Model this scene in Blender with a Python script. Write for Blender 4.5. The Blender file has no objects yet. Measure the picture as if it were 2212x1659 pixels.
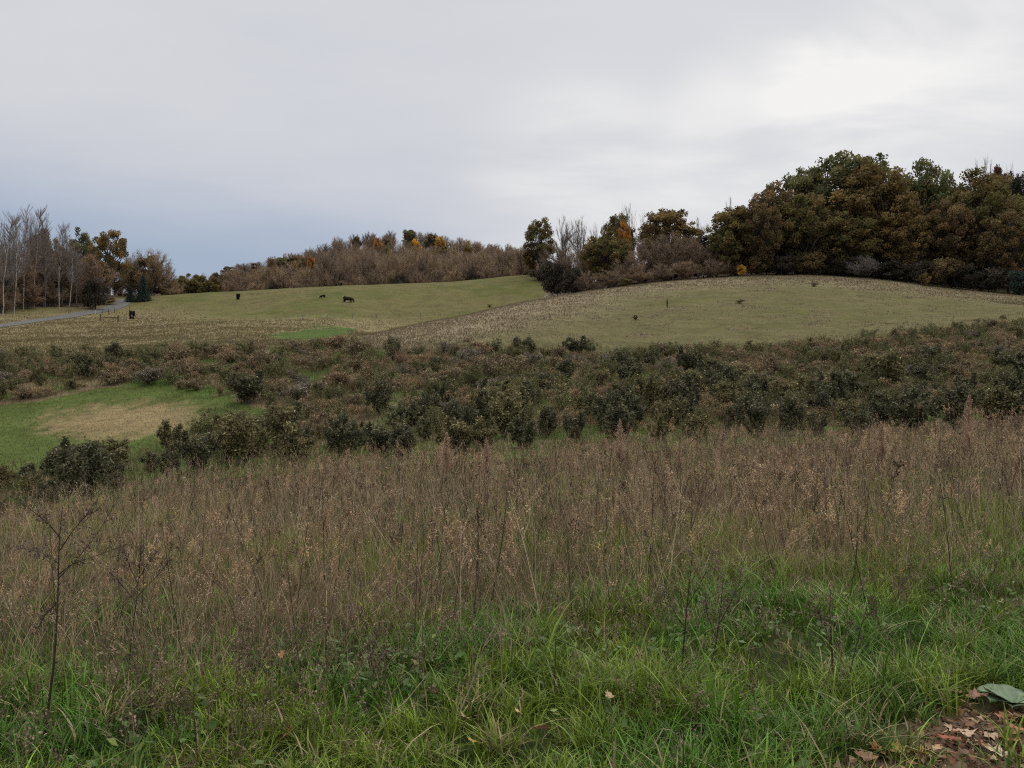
import bpy, math, random
import numpy as np
from mathutils import Vector

# ------------------------------------------------------------------ camera, sky, sun, exposure
S = bpy.context.scene
COL = S.collection
EYE = 1.65                       # eye height above the ground underfoot
FV = 1736.7                      # focal length in units of a 2212 px wide frame
CXV, CYV = 1106.0, 829.5
TH = math.atan(66.5 / FV)        # the camera looks up by about two degrees
CT, ST = math.cos(TH), math.sin(TH)

cam = bpy.data.cameras.new("camera")
cam.sensor_width = 36.0
cam.lens = 36.0 * FV / 2212.0
cam.clip_start = 0.05
cam.clip_end = 6000
camo = bpy.data.objects.new("camera", cam)
camo.location = (0, 0, EYE)
camo.rotation_euler = (math.pi / 2 + TH, 0, 0)
COL.objects.link(camo)
S.camera = camo

S.view_settings.view_transform = 'Standard'
S.view_settings.look = 'None'
S.view_settings.gamma = 1.0
S.view_settings.exposure = 0.0
S.view_settings.use_curve_mapping = False
S.render.engine = 'CYCLES'
S.cycles.use_denoising = False
S.cycles.filter_width = 1.15
S.cycles.max_bounces = 5
S.cycles.diffuse_bounces = 3
S.cycles.glossy_bounces = 1
S.cycles.transmission_bounces = 2
S.cycles.caustics_reflective = False
S.cycles.caustics_refractive = False

SUN_EL, SUN_AZ = math.radians(50), math.radians(32)     # behind the cloud, ahead and to the right

W = bpy.data.worlds.new("World")
S.world = W
W.use_nodes = True


def build_sky():
    nt = W.node_tree
    N, L = nt.nodes, nt.links
    N.clear()

    def nd(t, **k):
        n = N.new(t)
        for a, b in k.items():
            setattr(n, a, b)
        return n

    def mth(op, a, b=None, clamp=False):
        n = nd('ShaderNodeMath', operation=op, use_clamp=clamp)
        for i, v in enumerate((a, b)):
            if v is None:
                continue
            if isinstance(v, (int, float)):
                n.inputs[i].default_value = v
            else:
                L.new(v, n.inputs[i])
        return n.outputs[0]

    out = nd('ShaderNodeOutputWorld')
    bg = nd('ShaderNodeBackground')
    bg.inputs['Strength'].default_value = 0.1
    L.new(bg.outputs[0], out.inputs[0])
    tc = nd('ShaderNodeTexCoord')
    sep = nd('ShaderNodeSeparateXYZ')
    L.new(tc.outputs['Generated'], sep.inputs[0])
    X, Y, Z = sep.outputs
    den = mth('ADD', mth('MAXIMUM', Z, 0.0), 0.16)
    px, py = mth('DIVIDE', X, den), mth('DIVIDE', Y, den)
    cmb = nd('ShaderNodeCombineXYZ')
    L.new(px, cmb.inputs[0]); L.new(py, cmb.inputs[1])
    mp = nd('ShaderNodeMapping')
    mp.inputs['Rotation'].default_value = (0, 0, math.radians(-28))
    mp.inputs['Scale'].default_value = (0.62, 1.15, 1)
    mp.inputs['Location'].default_value = (3.3, 1.9, 0)
    L.new(cmb.outputs[0], mp.inputs[0])

    def noise(scale, detail, rough, dist, src):
        n = nd('ShaderNodeTexNoise')
        n.inputs['Scale'].default_value = scale
        n.inputs['Detail'].default_value = detail
        n.inputs['Roughness'].default_value = rough
        n.inputs['Distortion'].default_value = dist
        L.new(src, n.inputs['Vector'])
        return n.outputs[0]

    n1 = noise(0.75, 5, 0.55, 0.5, mp.outputs[0])
    n2 = noise(2.1, 5, 0.52, 0.3, mp.outputs[0])

    def dotn(v):
        v = Vector(v).normalized()
        n = nd('ShaderNodeVectorMath', operation='DOT_PRODUCT')
        L.new(tc.outputs['Generated'], n.inputs[0])
        n.inputs[1].default_value = v
        return n.outputs['Value']

    def mr(v, a, b, c, d, smooth=True):
        n = nd('ShaderNodeMapRange', clamp=True)
        if smooth:
            n.interpolation_type = 'SMOOTHERSTEP'
        L.new(v, n.inputs[0])
        for i, q in enumerate((a, b, c, d)):
            n.inputs[i + 1].default_value = q
        return n.outputs[0]

    # the thick blue-grey bank low on the left, thin bright cloud on the right and in two bands
    bank = mth('MULTIPLY', mth('MULTIPLY', mr(Z, 0.07, 0.36, 1.0, 0.0), mr(X, -0.36, 0.22, 1.0, 0.0)), 0.74)
    thin = mr(dotn((0.50, 0.9, 0.36)), 0.80, 1.0, 0.0, 0.05)
    spot1 = mr(dotn((0.50, 1, 0.405)), 0.984, 1.0, 0.0, 0.22)
    spot2 = mr(dotn((0.085, 1, 0.275)), 0.984, 1.0, 0.0, 0.16)
    spot3 = mr(dotn((0.33, 1, 0.345)), 0.986, 1.0, 0.0, 0.16)
    f = mth('ADD', 0.57, mth('MULTIPLY', mth('SUBTRACT', n1, 0.5), 0.50))
    f = mth('ADD', f, mth('MULTIPLY', mth('SUBTRACT', n2, 0.5), 0.26))
    sp = mth('ADD', mth('ADD', spot1, spot2), spot3)
    sp = mth('MULTIPLY', sp, mr(n2, 0.30, 0.70, 0.25, 1.45))
    f = mth('ADD', mth('ADD', f, thin), sp)
    f = mth('SUBTRACT', f, bank, clamp=True)
    rp = nd('ShaderNodeValToRGB')
    e = rp.color_ramp.elements
    e[0].position, e[0].color = 0.0, (0.37, 0.445, 0.565, 1)
    e[1].position, e[1].color = 1.0, (0.93, 0.915, 0.89, 1)
    for p, c in ((0.22, (0.455, 0.51, 0.61, 1)), (0.45, (0.61, 0.625, 0.675, 1)), (0.7, (0.73, 0.73, 0.745, 1))):
        q = e.new(p)
        q.color = c
    L.new(f, rp.inputs[0])
    sky = nd('ShaderNodeTexSky')
    sky.sky_type = 'NISHITA'
    sky.sun_disc = False
    sky.sun_elevation = SUN_EL
    sky.sun_rotation = SUN_AZ
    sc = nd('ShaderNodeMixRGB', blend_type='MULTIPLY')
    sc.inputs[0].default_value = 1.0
    # the unseen sky overhead is brightened, as under overcast, to light the ground
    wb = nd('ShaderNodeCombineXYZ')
    for i, w in enumerate((1.0, 0.965, 0.87)):       # unseen overhead sky warmed to take the blue-grey out of the ground light
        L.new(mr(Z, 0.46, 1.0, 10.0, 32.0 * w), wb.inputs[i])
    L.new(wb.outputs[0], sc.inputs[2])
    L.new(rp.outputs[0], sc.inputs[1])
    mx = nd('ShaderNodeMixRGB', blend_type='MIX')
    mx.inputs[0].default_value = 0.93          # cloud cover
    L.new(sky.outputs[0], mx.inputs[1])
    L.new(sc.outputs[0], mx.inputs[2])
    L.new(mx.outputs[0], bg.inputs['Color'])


build_sky()
sl = bpy.data.lights.new("sun", 'SUN')
sl.energy = 1.1
sl.angle = math.radians(30)
sl.color = (1.0, 0.96, 0.9)
slo = bpy.data.objects.new("sun", sl)
sd = Vector((math.sin(SUN_AZ) * math.cos(SUN_EL), math.cos(SUN_AZ) * math.cos(SUN_EL), math.sin(SUN_EL)))
slo.rotation_euler = (-sd).to_track_quat('-Z', 'Y').to_euler()
slo.location = (0, 0, 60)
COL.objects.link(slo)

# ------------------------------------------------------------------ helpers


def ray(xv, rv):
    u, v = (xv - CXV) / FV, (CYV - rv) / FV
    return np.array((u, CT - v * ST, ST + v * CT))


def at(xv, rv, Y):
    d = ray(xv, rv)
    return np.array((0, 0, EYE)) + d * (Y / d[1])


def proj(x, y, z):
    dz = z - EYE
    dep = np.maximum(y * CT + dz * ST, 1e-3)
    return CXV + FV * x / dep, CYV - FV * (-y * ST + dz * CT) / dep


def zrow(rv, Y):
    return at(CXV, rv, Y)[2]


def hsh(ix, iy, seed):
    n = np.sin(ix * 127.1 + iy * 311.7 + seed * 74.7) * 43758.5453
    return n - np.floor(n)


def vnoise(x, y, seed=0):
    ix, iy = np.floor(x), np.floor(y)
    fx, fy = x - ix, y - iy
    fx, fy = fx * fx * (3 - 2 * fx), fy * fy * (3 - 2 * fy)
    a, b = hsh(ix, iy, seed), hsh(ix + 1, iy, seed)
    c, d = hsh(ix, iy + 1, seed), hsh(ix + 1, iy + 1, seed)
    return (a * (1 - fx) + b * fx) * (1 - fy) + (c * (1 - fx) + d * fx) * fy


def fbm(x, y, seed=0, o=4):
    s, a, t = 0, 0.5, 0
    for i in range(o):
        s = s + a * vnoise(x * 2 ** i + 17.3 * i, y * 2 ** i - 9.1 * i, seed + i)
        t += a
        a *= 0.55
    return s / t


def sst(a, b, x):
    t = np.clip((x - a) / (b - a), 0, 1)
    return t * t * (3 - 2 * t)


# ------------------------------------------------------------------ the lie of the land
# one line per bearing (x in a 2212 px frame): (distance, picture row) of the ground at the far edge of the shrub
# field, the near brow, behind it, the far brow and the wooded hill
LAND = [
    (-600, -1.1, -0.7, (62, 775), (85, 733), (110, 700), (170, 650), (400, 655)),
    (0, -0.8, -0.5, (62, 768), (90, 725), (120, 692), (180, 645), (400, 655)),
    (300, -0.6, -0.2, (62, 765), (95, 722), (140, 688), (200, 648), (400, 640)),
    (500, -0.45, 0.05, (62, 757), (90, 716), (130, 682), (197, 638), (420, 608)),
    (700, -0.35, 0.2, (60, 757), (85, 722), (115, 692), (195, 631), (440, 578)),
    (800, -0.28, 0.33, (60, 757), (80, 726), (98, 731), (195, 627), (450, 556)),
    (900, -0.22, 0.45, (60, 760), (90, 703), (112, 709), (195, 622), (450, 548)),
    (1000, -0.16, 0.58, (60, 762), (98, 683), (122, 690), (195, 617), (450, 560)),
    (1100, -0.1, 0.7, (60, 765), (108, 661), (135, 668), (192, 603), (450, 574)),
    (1160, -0.08, 0.72, (60, 766), (113, 649), (140, 656), (190, 599), (440, 592)),
    (1250, -0.04, 0.76, (60, 768), (120, 632), (145, 636), (180, 618), (430, 645)),
    (1400, 0.03, 0.8, (61, 765), (130, 616), (155, 611), (180, 602), (400, 650)),
    (1600, 0.15, 0.86, (62, 757), (138, 599), (165, 592), (200, 574), (400, 650)),
    (1760, 0.27, 0.92, (62, 750), (140, 596), (165, 588), (200, 568), (400, 650)),
    (1900, 0.38, 1.0, (63, 740), (140, 604), (165, 596), (200, 576), (400, 650)),
    (2060, 0.46, 1.1, (64, 722), (136, 626), (160, 615), (200, 590), (400, 655)),
    (2212, 0.55, 1.2, (66, 706), (130, 641), (155, 628), (200, 600), (400, 660)),
    (2800, 0.8, 1.5, (66, 720), (115, 690), (140, 695), (200, 700), (400, 700)),
]
_xs = np.array([r[0] for r in LAND], float)
_kn = []
for r in LAND:
    c = r[0]
    pts = [(0, 0), (4.5, 0.0), (10, r[1] * 0.25), (22, r[1]), (30, r[2])]
    for (yy, rr) in r[3:7]:
        pts.append((yy, zrow(rr, yy)))
    y6, z6 = pts[-1]
    pts.append((y6 + 35, z6 - 1.0))
    y9, z9 = r[7][0], zrow(r[7][1], r[7][0])
    pts.append((y6 + 35 + 0.45 * (y9 - y6 - 35), z6 - 1.0 + 0.40 * (z9 - z6 + 1)))
    pts.append((y9, z9))
    pts.append((1000, max(z9 * 0.5, 10)))
    pts.append((4000, 5))
    _kn.append(pts)
_kn = np.array(_kn, float)
_dx = np.linspace(-600, 2800, 341)
_dt = np.zeros((341, _kn.shape[1], 2))
for j in range(_kn.shape[1]):
    for q in range(2):
        v = np.interp(_dx, _xs, _kn[:, j, q])
        k = np.exp(-0.5 * (np.arange(-6, 7) / 2.6) ** 2)
        k /= k.sum()
        _dt[:, j, q] = np.convolve(np.pad(v, 6, mode='edge'), k, mode='valid')


def H(x, y):
    """height of the ground at (x, y)"""
    shp = np.broadcast(np.asarray(x, float), np.asarray(y, float)).shape
    x = np.broadcast_to(np.asarray(x, float), shp).ravel()
    y = np.broadcast_to(np.asarray(y, float), shp).ravel()
    out = np.zeros(len(x))
    for s in range(0, len(x), 40000):
        out[s:s + 40000] = _H(x[s:s + 40000], y[s:s + 40000])
    return out.reshape(shp) if shp else float(out[0])


def _H(x, y):
    Ye = np.maximum(np.maximum(y, np.abs(x) / 0.95), 1e-3)
    xv = np.clip(CXV + FV * (x / Ye) * 0.996, -600, 2800)
    fi = (xv + 600) / 10.0
    i0 = np.clip(fi.astype(int), 0, 339)
    f = (fi - i0)[:, None, None]
    K = _dt[i0] * (1 - f) + _dt[i0 + 1] * f
    ky, kz = K[:, :, 0], K[:, :, 1]
    h = np.diff(ky, axis=1)
    d = np.diff(kz, axis=1) / h
    m = np.zeros_like(kz)
    ok = d[:, :-1] * d[:, 1:] > 0
    w1, w2 = 2 * h[:, 1:] + h[:, :-1], h[:, 1:] + 2 * h[:, :-1]
    dd0, dd1 = np.where(ok, d[:, :-1], 1), np.where(ok, d[:, 1:], 1)
    m[:, 1:-1] = np.where(ok, (w1 + w2) / (w1 / dd0 + w2 / dd1), 0)
    idx = np.clip((ky <= Ye[:, None]).sum(1) - 1, 0, ky.shape[1] - 2)
    r = np.arange(len(x))
    hh = h[r, idx]
    t = np.clip((Ye - ky[r, idx]) / hh, 0, 1)
    z = ((2 * t ** 3 - 3 * t ** 2 + 1) * kz[r, idx] + (t ** 3 - 2 * t ** 2 + t) * hh * m[r, idx]
         + (-2 * t ** 3 + 3 * t ** 2) * kz[r, idx + 1] + (t ** 3 - t ** 2) * hh * m[r, idx + 1])
    amp = np.clip(Ye / 60.0, 0.05, 1.0) * 0.35
    z = z + (fbm(x / 9.0, y / 9.0, 3, 3) - 0.5) * amp * sst(2.0, 8.0, Ye)
    return z * sst(-40.0, 2.0, y)


_ys = np.concatenate([np.linspace(2.2, 40, 500), np.linspace(40.2, 260, 900), np.linspace(261, 620, 400)])


def hit(xv, rv):
    """the ground point seen at picture position (xv, rv)"""
    d = ray(xv, rv)
    k = _ys / d[1]
    zr = EYE + d[2] * k
    g = H(d[0] * k, _ys)
    w = np.nonzero(g >= zr)[0]
    i = w[0] if len(w) else len(_ys) - 1
    return np.array((d[0] * k[i], _ys[i], g[i]))


# ------------------------------------------------------------------ mesh building
class MB:
    """gathers triangles and their colours"""

    def __init__(s):
        s.v, s.f, s.c, s.n = [], [], [], 0

    def add(s, v, f, c):
        v = np.asarray(v, float).reshape(-1, 3)
        c = np.broadcast_to(np.asarray(c, float), (len(v), 3)) if np.asarray(c).ndim < 2 else np.asarray(c, float)
        s.v.append(v); s.c.append(c)
        s.f.append(np.asarray(f, int).reshape(-1, 3) + s.n)
        s.n += len(v)

    def arrays(s):
        return np.concatenate(s.v), np.concatenate(s.f), np.concatenate(s.c)

    def mesh(s, name, mats, smooth=False):
        V, F, C = s.arrays()
        me = bpy.data.meshes.new(name)
        me.vertices.add(len(V))
        me.vertices.foreach_set('co', V.astype(np.float32).ravel())
        me.loops.add(F.size)
        me.loops.foreach_set('vertex_index', F.astype(np.int32).ravel())
        me.polygons.add(len(F))
        me.polygons.foreach_set('loop_start', np.arange(0, F.size, 3, dtype=np.int32))
        me.polygons.foreach_set('loop_total', np.full(len(F), 3, dtype=np.int32))
        if smooth:
            me.polygons.foreach_set('use_smooth', np.ones(len(F), dtype=bool))
        a = me.color_attributes.new('Col', 'FLOAT_COLOR', 'POINT')
        a.data.foreach_set('color', np.concatenate([C, np.ones((len(C), 1))], 1).astype(np.float32).ravel())
        for m in (mats if isinstance(mats, (list, tuple)) else [mats]):
            me.materials.append(m)
        me.update(calc_edges=True)
        return me

    def build(s, name, mats, parent=None, smooth=False):
        o = bpy.data.objects.new(name, s.mesh(name, mats, smooth))
        COL.objects.link(o)
        o.parent = parent
        return o


def unit(v):
    return v / np.maximum(np.linalg.norm(v, axis=-1, keepdims=True), 1e-9)


def rdir(rng, n):
    return unit(rng.normal(size=(n, 3)))


def cards(mb, rng, c, L, Wd, col, axis=None, bend=0.25):
    """leaf shaped faces: a folded kite per leaf"""
    n = len(c)
    a = rdir(rng, n) if axis is None else unit(axis)
    b = unit(np.cross(a, rdir(rng, n)))
    nn = np.cross(a, b)
    L = np.broadcast_to(L, (n,))[:, None]
    Wd = np.broadcast_to(Wd, (n,))[:, None]
    p0, p2 = c - a * L, c + a * L
    p1, p3 = c + b * Wd + nn * Wd * bend, c - b * Wd + nn * Wd * bend
    v = np.stack([p0, p1, p2, p3], 1).reshape(-1, 3)
    i = np.arange(n)[:, None] * 4
    f = np.concatenate([i + [0, 1, 2], i + [0, 2, 3]], 0)
    mb.add(v, f, np.repeat(np.broadcast_to(col, (n, 3)), 4, 0))


def slivers(mb, rng, p, d, w, col):
    """thin tapering blades from p along d (n,3)"""
    n = len(p)
    s = unit(np.cross(d, rdir(rng, n))) * (np.broadcast_to(w, (n,))[:, None] * 0.5)
    v = np.stack([p - s, p + s, p + d], 1).reshape(-1, 3)
    f = np.arange(n * 3).reshape(-1, 3)
    mb.add(v, f, np.repeat(np.broadcast_to(col, (n, 3)), 3, 0))


def tubes(mb, p0, p1, r0, r1, col, k=5):
    """tapering round sticks"""
    p0, p1 = np.atleast_2d(np.asarray(p0, float)), np.atleast_2d(np.asarray(p1, float))
    n = len(p0)
    r0, r1 = np.broadcast_to(r0, (n,)), np.broadcast_to(r1, (n,))
    d = unit(p1 - p0)
    ref = np.where(np.abs(d[:, 2:3]) > 0.9, np.array([[1.0, 0, 0]]), np.array([[0, 0, 1.0]]))
    a = unit(np.cross(d, ref))
    b = np.cross(d, a)
    th = np.arange(k) * 2 * math.pi / k
    o = a[:, None, :] * np.cos(th)[None, :, None] + b[:, None, :] * np.sin(th)[None, :, None]
    v = np.concatenate([p0[:, None, :] + o * r0[:, None, None], p1[:, None, :] + o * r1[:, None, None]], 1)
    j = np.arange(k)
    j2 = (j + 1) % k
    q = np.concatenate([np.stack([j, j2, j2 + k], 1), np.stack([j, j2 + k, j + k], 1)], 0)
    f = (np.arange(n)[:, None, None] * (2 * k) + q[None]).reshape(-1, 3)
    mb.add(v.reshape(-1, 3), f, np.repeat(np.broadcast_to(col, (n, 3)), 2 * k, 0))


def path(mb, pts, r0, r1, col, k=5):
    pts = np.asarray(pts, float)
    m = len(pts) - 1
    rr = np.linspace(r0, r1, m + 1)
    tubes(mb, pts[:-1], pts[1:], rr[:-1], rr[1:], col, k)


# ------------------------------------------------------------------ materials
def attr_nodes(m):
    nt = m.node_tree
    a = nt.nodes.new('ShaderNodeAttribute')
    a.attribute_name = 'Col'
    return nt, a


def plant_mat(name, A=None, B=None, transl=0.3, rough=0.75, gain=1.0):
    """leaf and stalk material: A to B by the red of the vertex colour, brightness of the leaf by its green; without A
    the vertex colour is the colour itself"""
    m = bpy.data.materials.new(name)
    m.use_nodes = True
    nt, a = attr_nodes(m)
    N, L = nt.nodes, nt.links
    bs = N['Principled BSDF']
    bs.inputs['Roughness'].default_value = rough
    bs.inputs['Specular IOR Level'].default_value = 0.15
    if A is None:
        col = a.outputs['Color']
    else:
        sp = N.new('ShaderNodeSeparateColor')
        L.new(a.outputs['Color'], sp.inputs[0])
        mx = N.new('ShaderNodeMixRGB')
        mx.inputs[1].default_value = (*A, 1)
        mx.inputs[2].default_value = (*B, 1)
        L.new(sp.outputs[0], mx.inputs[0])
        md = N.new('ShaderNodeMath'); md.operation = 'MULTIPLY_ADD'
        L.new(sp.outputs[1], md.inputs[0])
        md.inputs[1].default_value = 1.05
        md.inputs[2].default_value = 0.45
        mu = N.new('ShaderNodeVectorMath'); mu.operation = 'SCALE'
        L.new(mx.outputs[0], mu.inputs[0])
        L.new(md.outputs[0], mu.inputs['Scale'])
        col = mu.outputs[0]
    if gain != 1.0:
        g = N.new('ShaderNodeVectorMath'); g.operation = 'SCALE'
        L.new(col, g.inputs[0])
        g.inputs['Scale'].default_value = gain
        col = g.outputs[0]
    L.new(col, bs.inputs['Base Color'])
    if transl > 0:
        tr = N.new('ShaderNodeBsdfTranslucent')
        L.new(col, tr.inputs['Color'])
        ms = N.new('ShaderNodeMixShader')
        ms.inputs[0].default_value = transl
        L.new(bs.outputs[0], ms.inputs[1])
        L.new(tr.outputs[0], ms.inputs[2])
        L.new(ms.outputs[0], N['Material Output'].inputs[0])
    return m


def solid_mat(name, A, B, scale=8.0, rough=0.85, stretch=(1, 1, 1)):
    """two tones broken up by noise, for bark, hide, wood and gravel"""
    m = bpy.data.materials.new(name)
    m.use_nodes = True
    N, L = m.node_tree.nodes, m.node_tree.links
    bs = N['Principled BSDF']
    bs.inputs['Roughness'].default_value = rough
    bs.inputs['Specular IOR Level'].default_value = 0.2
    tc = N.new('ShaderNodeTexCoord')
    mp = N.new('ShaderNodeMapping')
    mp.inputs['Scale'].default_value = stretch
    no = N.new('ShaderNodeTexNoise')
    no.inputs['Scale'].default_value = scale
    no.inputs['Detail'].default_value = 6
    no.inputs['Roughness'].default_value = 0.65
    cr = N.new('ShaderNodeValToRGB')
    cr.color_ramp.elements[0].position = 0.35
    cr.color_ramp.elements[0].color = (*A, 1)
    cr.color_ramp.elements[1].position = 0.65
    cr.color_ramp.elements[1].color = (*B, 1)
    L.new(tc.outputs['Object'], mp.inputs[0])
    L.new(mp.outputs[0], no.inputs['Vector'])
    L.new(no.outputs[0], cr.inputs[0])
    L.new(cr.outputs[0], bs.inputs['Base Color'])
    bp = N.new('ShaderNodeBump')
    bp.inputs['Strength'].default_value = 0.4
    bp.inputs['Distance'].default_value = 0.03
    L.new(no.outputs[0], bp.inputs['Height'])
    L.new(bp.outputs[0], bs.inputs['Normal'])
    return m


M = {}
M['bark'] = solid_mat('bark', (0.035, 0.028, 0.024), (0.10, 0.085, 0.075), 3, stretch=(1, 1, 0.3))
M['grey_bark'] = solid_mat('grey_bark', (0.10, 0.09, 0.085), (0.22, 0.20, 0.185), 3, stretch=(1, 1, 0.3))
M['birch_bark'] = solid_mat('birch_bark', (0.20, 0.185, 0.17), (0.52, 0.49, 0.45), 2.5, stretch=(1, 1, 1.5))
M['twig_mauve'] = plant_mat('twig_mauve', (0.265, 0.192, 0.134), (0.205, 0.155, 0.115), 0.15)
M['twig_brown'] = plant_mat('twig_brown', (0.315, 0.220, 0.145), (0.245, 0.172, 0.125), 0.15)
M['twig_tan'] = plant_mat('twig_tan', (0.35, 0.258, 0.155), (0.27, 0.195, 0.128), 0.2)
M['twig_pale'] = plant_mat('twig_pale', (0.30, 0.27, 0.25), (0.22, 0.19, 0.175), 0.15)
M['twig_birch'] = plant_mat('twig_birch', (0.23, 0.195, 0.175), (0.17, 0.14, 0.125), 0.15)
M['leaf_green'] = plant_mat('leaf_green', (0.128, 0.150, 0.066), (0.190, 0.158, 0.068), 0.3)
M['leaf_olive'] = plant_mat('leaf_olive', (0.150, 0.142, 0.052), (0.185, 0.130, 0.052), 0.3)
M['leaf_gold'] = plant_mat('leaf_gold', (0.245, 0.165, 0.060), (0.175, 0.128, 0.052), 0.3)
M['leaf_rust'] = plant_mat('leaf_rust', (0.190, 0.120, 0.058), (0.150, 0.125, 0.056), 0.3)
M['leaf_orange'] = plant_mat('leaf_orange', (0.44, 0.21, 0.05), (0.33, 0.15, 0.045), 0.35)
M['leaf_yellow'] = plant_mat('leaf_yellow', (0.60, 0.37, 0.06), (0.50, 0.27, 0.04), 0.35)
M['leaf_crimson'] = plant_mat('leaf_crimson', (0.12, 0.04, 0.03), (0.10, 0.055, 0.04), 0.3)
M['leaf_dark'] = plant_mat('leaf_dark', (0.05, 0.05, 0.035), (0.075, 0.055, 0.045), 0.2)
M['needle_blue'] = plant_mat('needle_blue', (0.045, 0.065, 0.06), (0.035, 0.055, 0.04), 0.1)
M['bush_green'] = plant_mat('bush_green', (0.088, 0.094, 0.048), (0.140, 0.126, 0.078), 0.2)
M['bush_olive'] = plant_mat('bush_olive', (0.155, 0.148, 0.065), (0.19, 0.155, 0.08), 0.2)
M['bush_brown'] = plant_mat('bush_brown', (0.25, 0.188, 0.112), (0.18, 0.145, 0.09), 0.2)
M['bush_rust'] = plant_mat('bush_rust', (0.29, 0.195, 0.118), (0.22, 0.158, 0.10), 0.2)
M['bush_grey'] = plant_mat('bush_grey', (0.22, 0.185, 0.14), (0.165, 0.145, 0.11), 0.2)
M['stem_brown'] = solid_mat('stem_brown', (0.06, 0.045, 0.03), (0.14, 0.11, 0.08), 20)
M['stem_dark'] = solid_mat('stem_dark', (0.028, 0.020, 0.015), (0.065, 0.048, 0.036), 20)
M['stem_pale'] = solid_mat('stem_pale', (0.24, 0.19, 0.13), (0.38, 0.31, 0.22), 20)
M['dry'] = plant_mat('dry_stalks', transl=0.2)
M['blades'] = plant_mat('grass_blades', transl=0.22, rough=0.45)
M['tuft'] = plant_mat('meadow_tufts', transl=0.3)
M['fluff'] = plant_mat('seed_fluff', (0.75, 0.72, 0.66), (0.6, 0.57, 0.5), 0.3)
M['dead_leaf'] = plant_mat('dead_leaf', transl=0.2, rough=0.6)
M['hide_black'] = solid_mat('hide_black', (0.008, 0.007, 0.006), (0.014, 0.012, 0.011), 4, 0.8)
M['hide_brown'] = solid_mat('hide_brown', (0.022, 0.012, 0.007), (0.032, 0.018, 0.010), 3, 0.8)
M['wood'] = solid_mat('weathered_wood', (0.045, 0.036, 0.026), (0.10, 0.085, 0.06), 6, stretch=(1, 1, 0.3))
M['post_white'] = solid_mat('white_post', (0.45, 0.43, 0.38), (0.6, 0.58, 0.52), 6)
M['post_metal'] = solid_mat('post_metal', (0.08, 0.075, 0.065), (0.16, 0.15, 0.13), 10)
M['gravel'] = solid_mat('road_gravel', (0.085, 0.083, 0.080), (0.125, 0.121, 0.117), 1.2)
M['mullein'] = plant_mat('felted_leaf', (0.19, 0.25, 0.17), (0.15, 0.20, 0.12), 0.2)


# ------------------------------------------------------------------ ground colours: what grows or lies where
def inpoly(x, y, poly):
    r = np.zeros(x.shape, bool)
    n = len(poly)
    for i in range(n):
        x1, y1 = poly[i]
        x2, y2 = poly[(i + 1) % n]
        c = ((y1 > y) != (y2 > y)) & (x < (x2 - x1) * (y - y1) / (y2 - y1 + 1e-9) + x1)
        r ^= c
    return r


CLEARING = [(-80, 885), (100, 864), (200, 838), (340, 832), (480, 858), (575, 884), (575, 925), (430, 940), (330, 985),
            (200, 1010), (60, 1035), (-80, 1045)]
GREENSTRIP = [(590, 733), (600, 716), (680, 707), (765, 706), (775, 716), (740, 729), (690, 735)]


def front_edge(xv):
    """distance at which the shrub field begins, by bearing"""
    return np.interp(xv, [-600, 0, 60, 150, 250, 400, 720, 1100, 2000, 2800], [16, 17, 18, 20, 22.5, 26, 27.5, 27.5, 29, 30])


def lerp(a, b, f):
    return a * (1 - f[..., None]) + np.asarray(b) * f[..., None]


def zones(x, y, z):
    xv, rv = proj(x, y, z)
    fe = front_edge(xv)
    clear = inpoly(xv + (fbm(x / 1.5, y / 1.5, 5) - .5) * 26, rv + (fbm(x / 1.5, y / 1.5, 6) - .5) * 12, CLEARING) & (y > 15) & (y < 62)
    far = np.where(xv < 780, 61.0, 60.0 + sst(1600, 2200, xv) * 6)
    shrub = (y > fe) & (y < far) & ~clear
    return xv, rv, fe, far, clear, shrub


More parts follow.
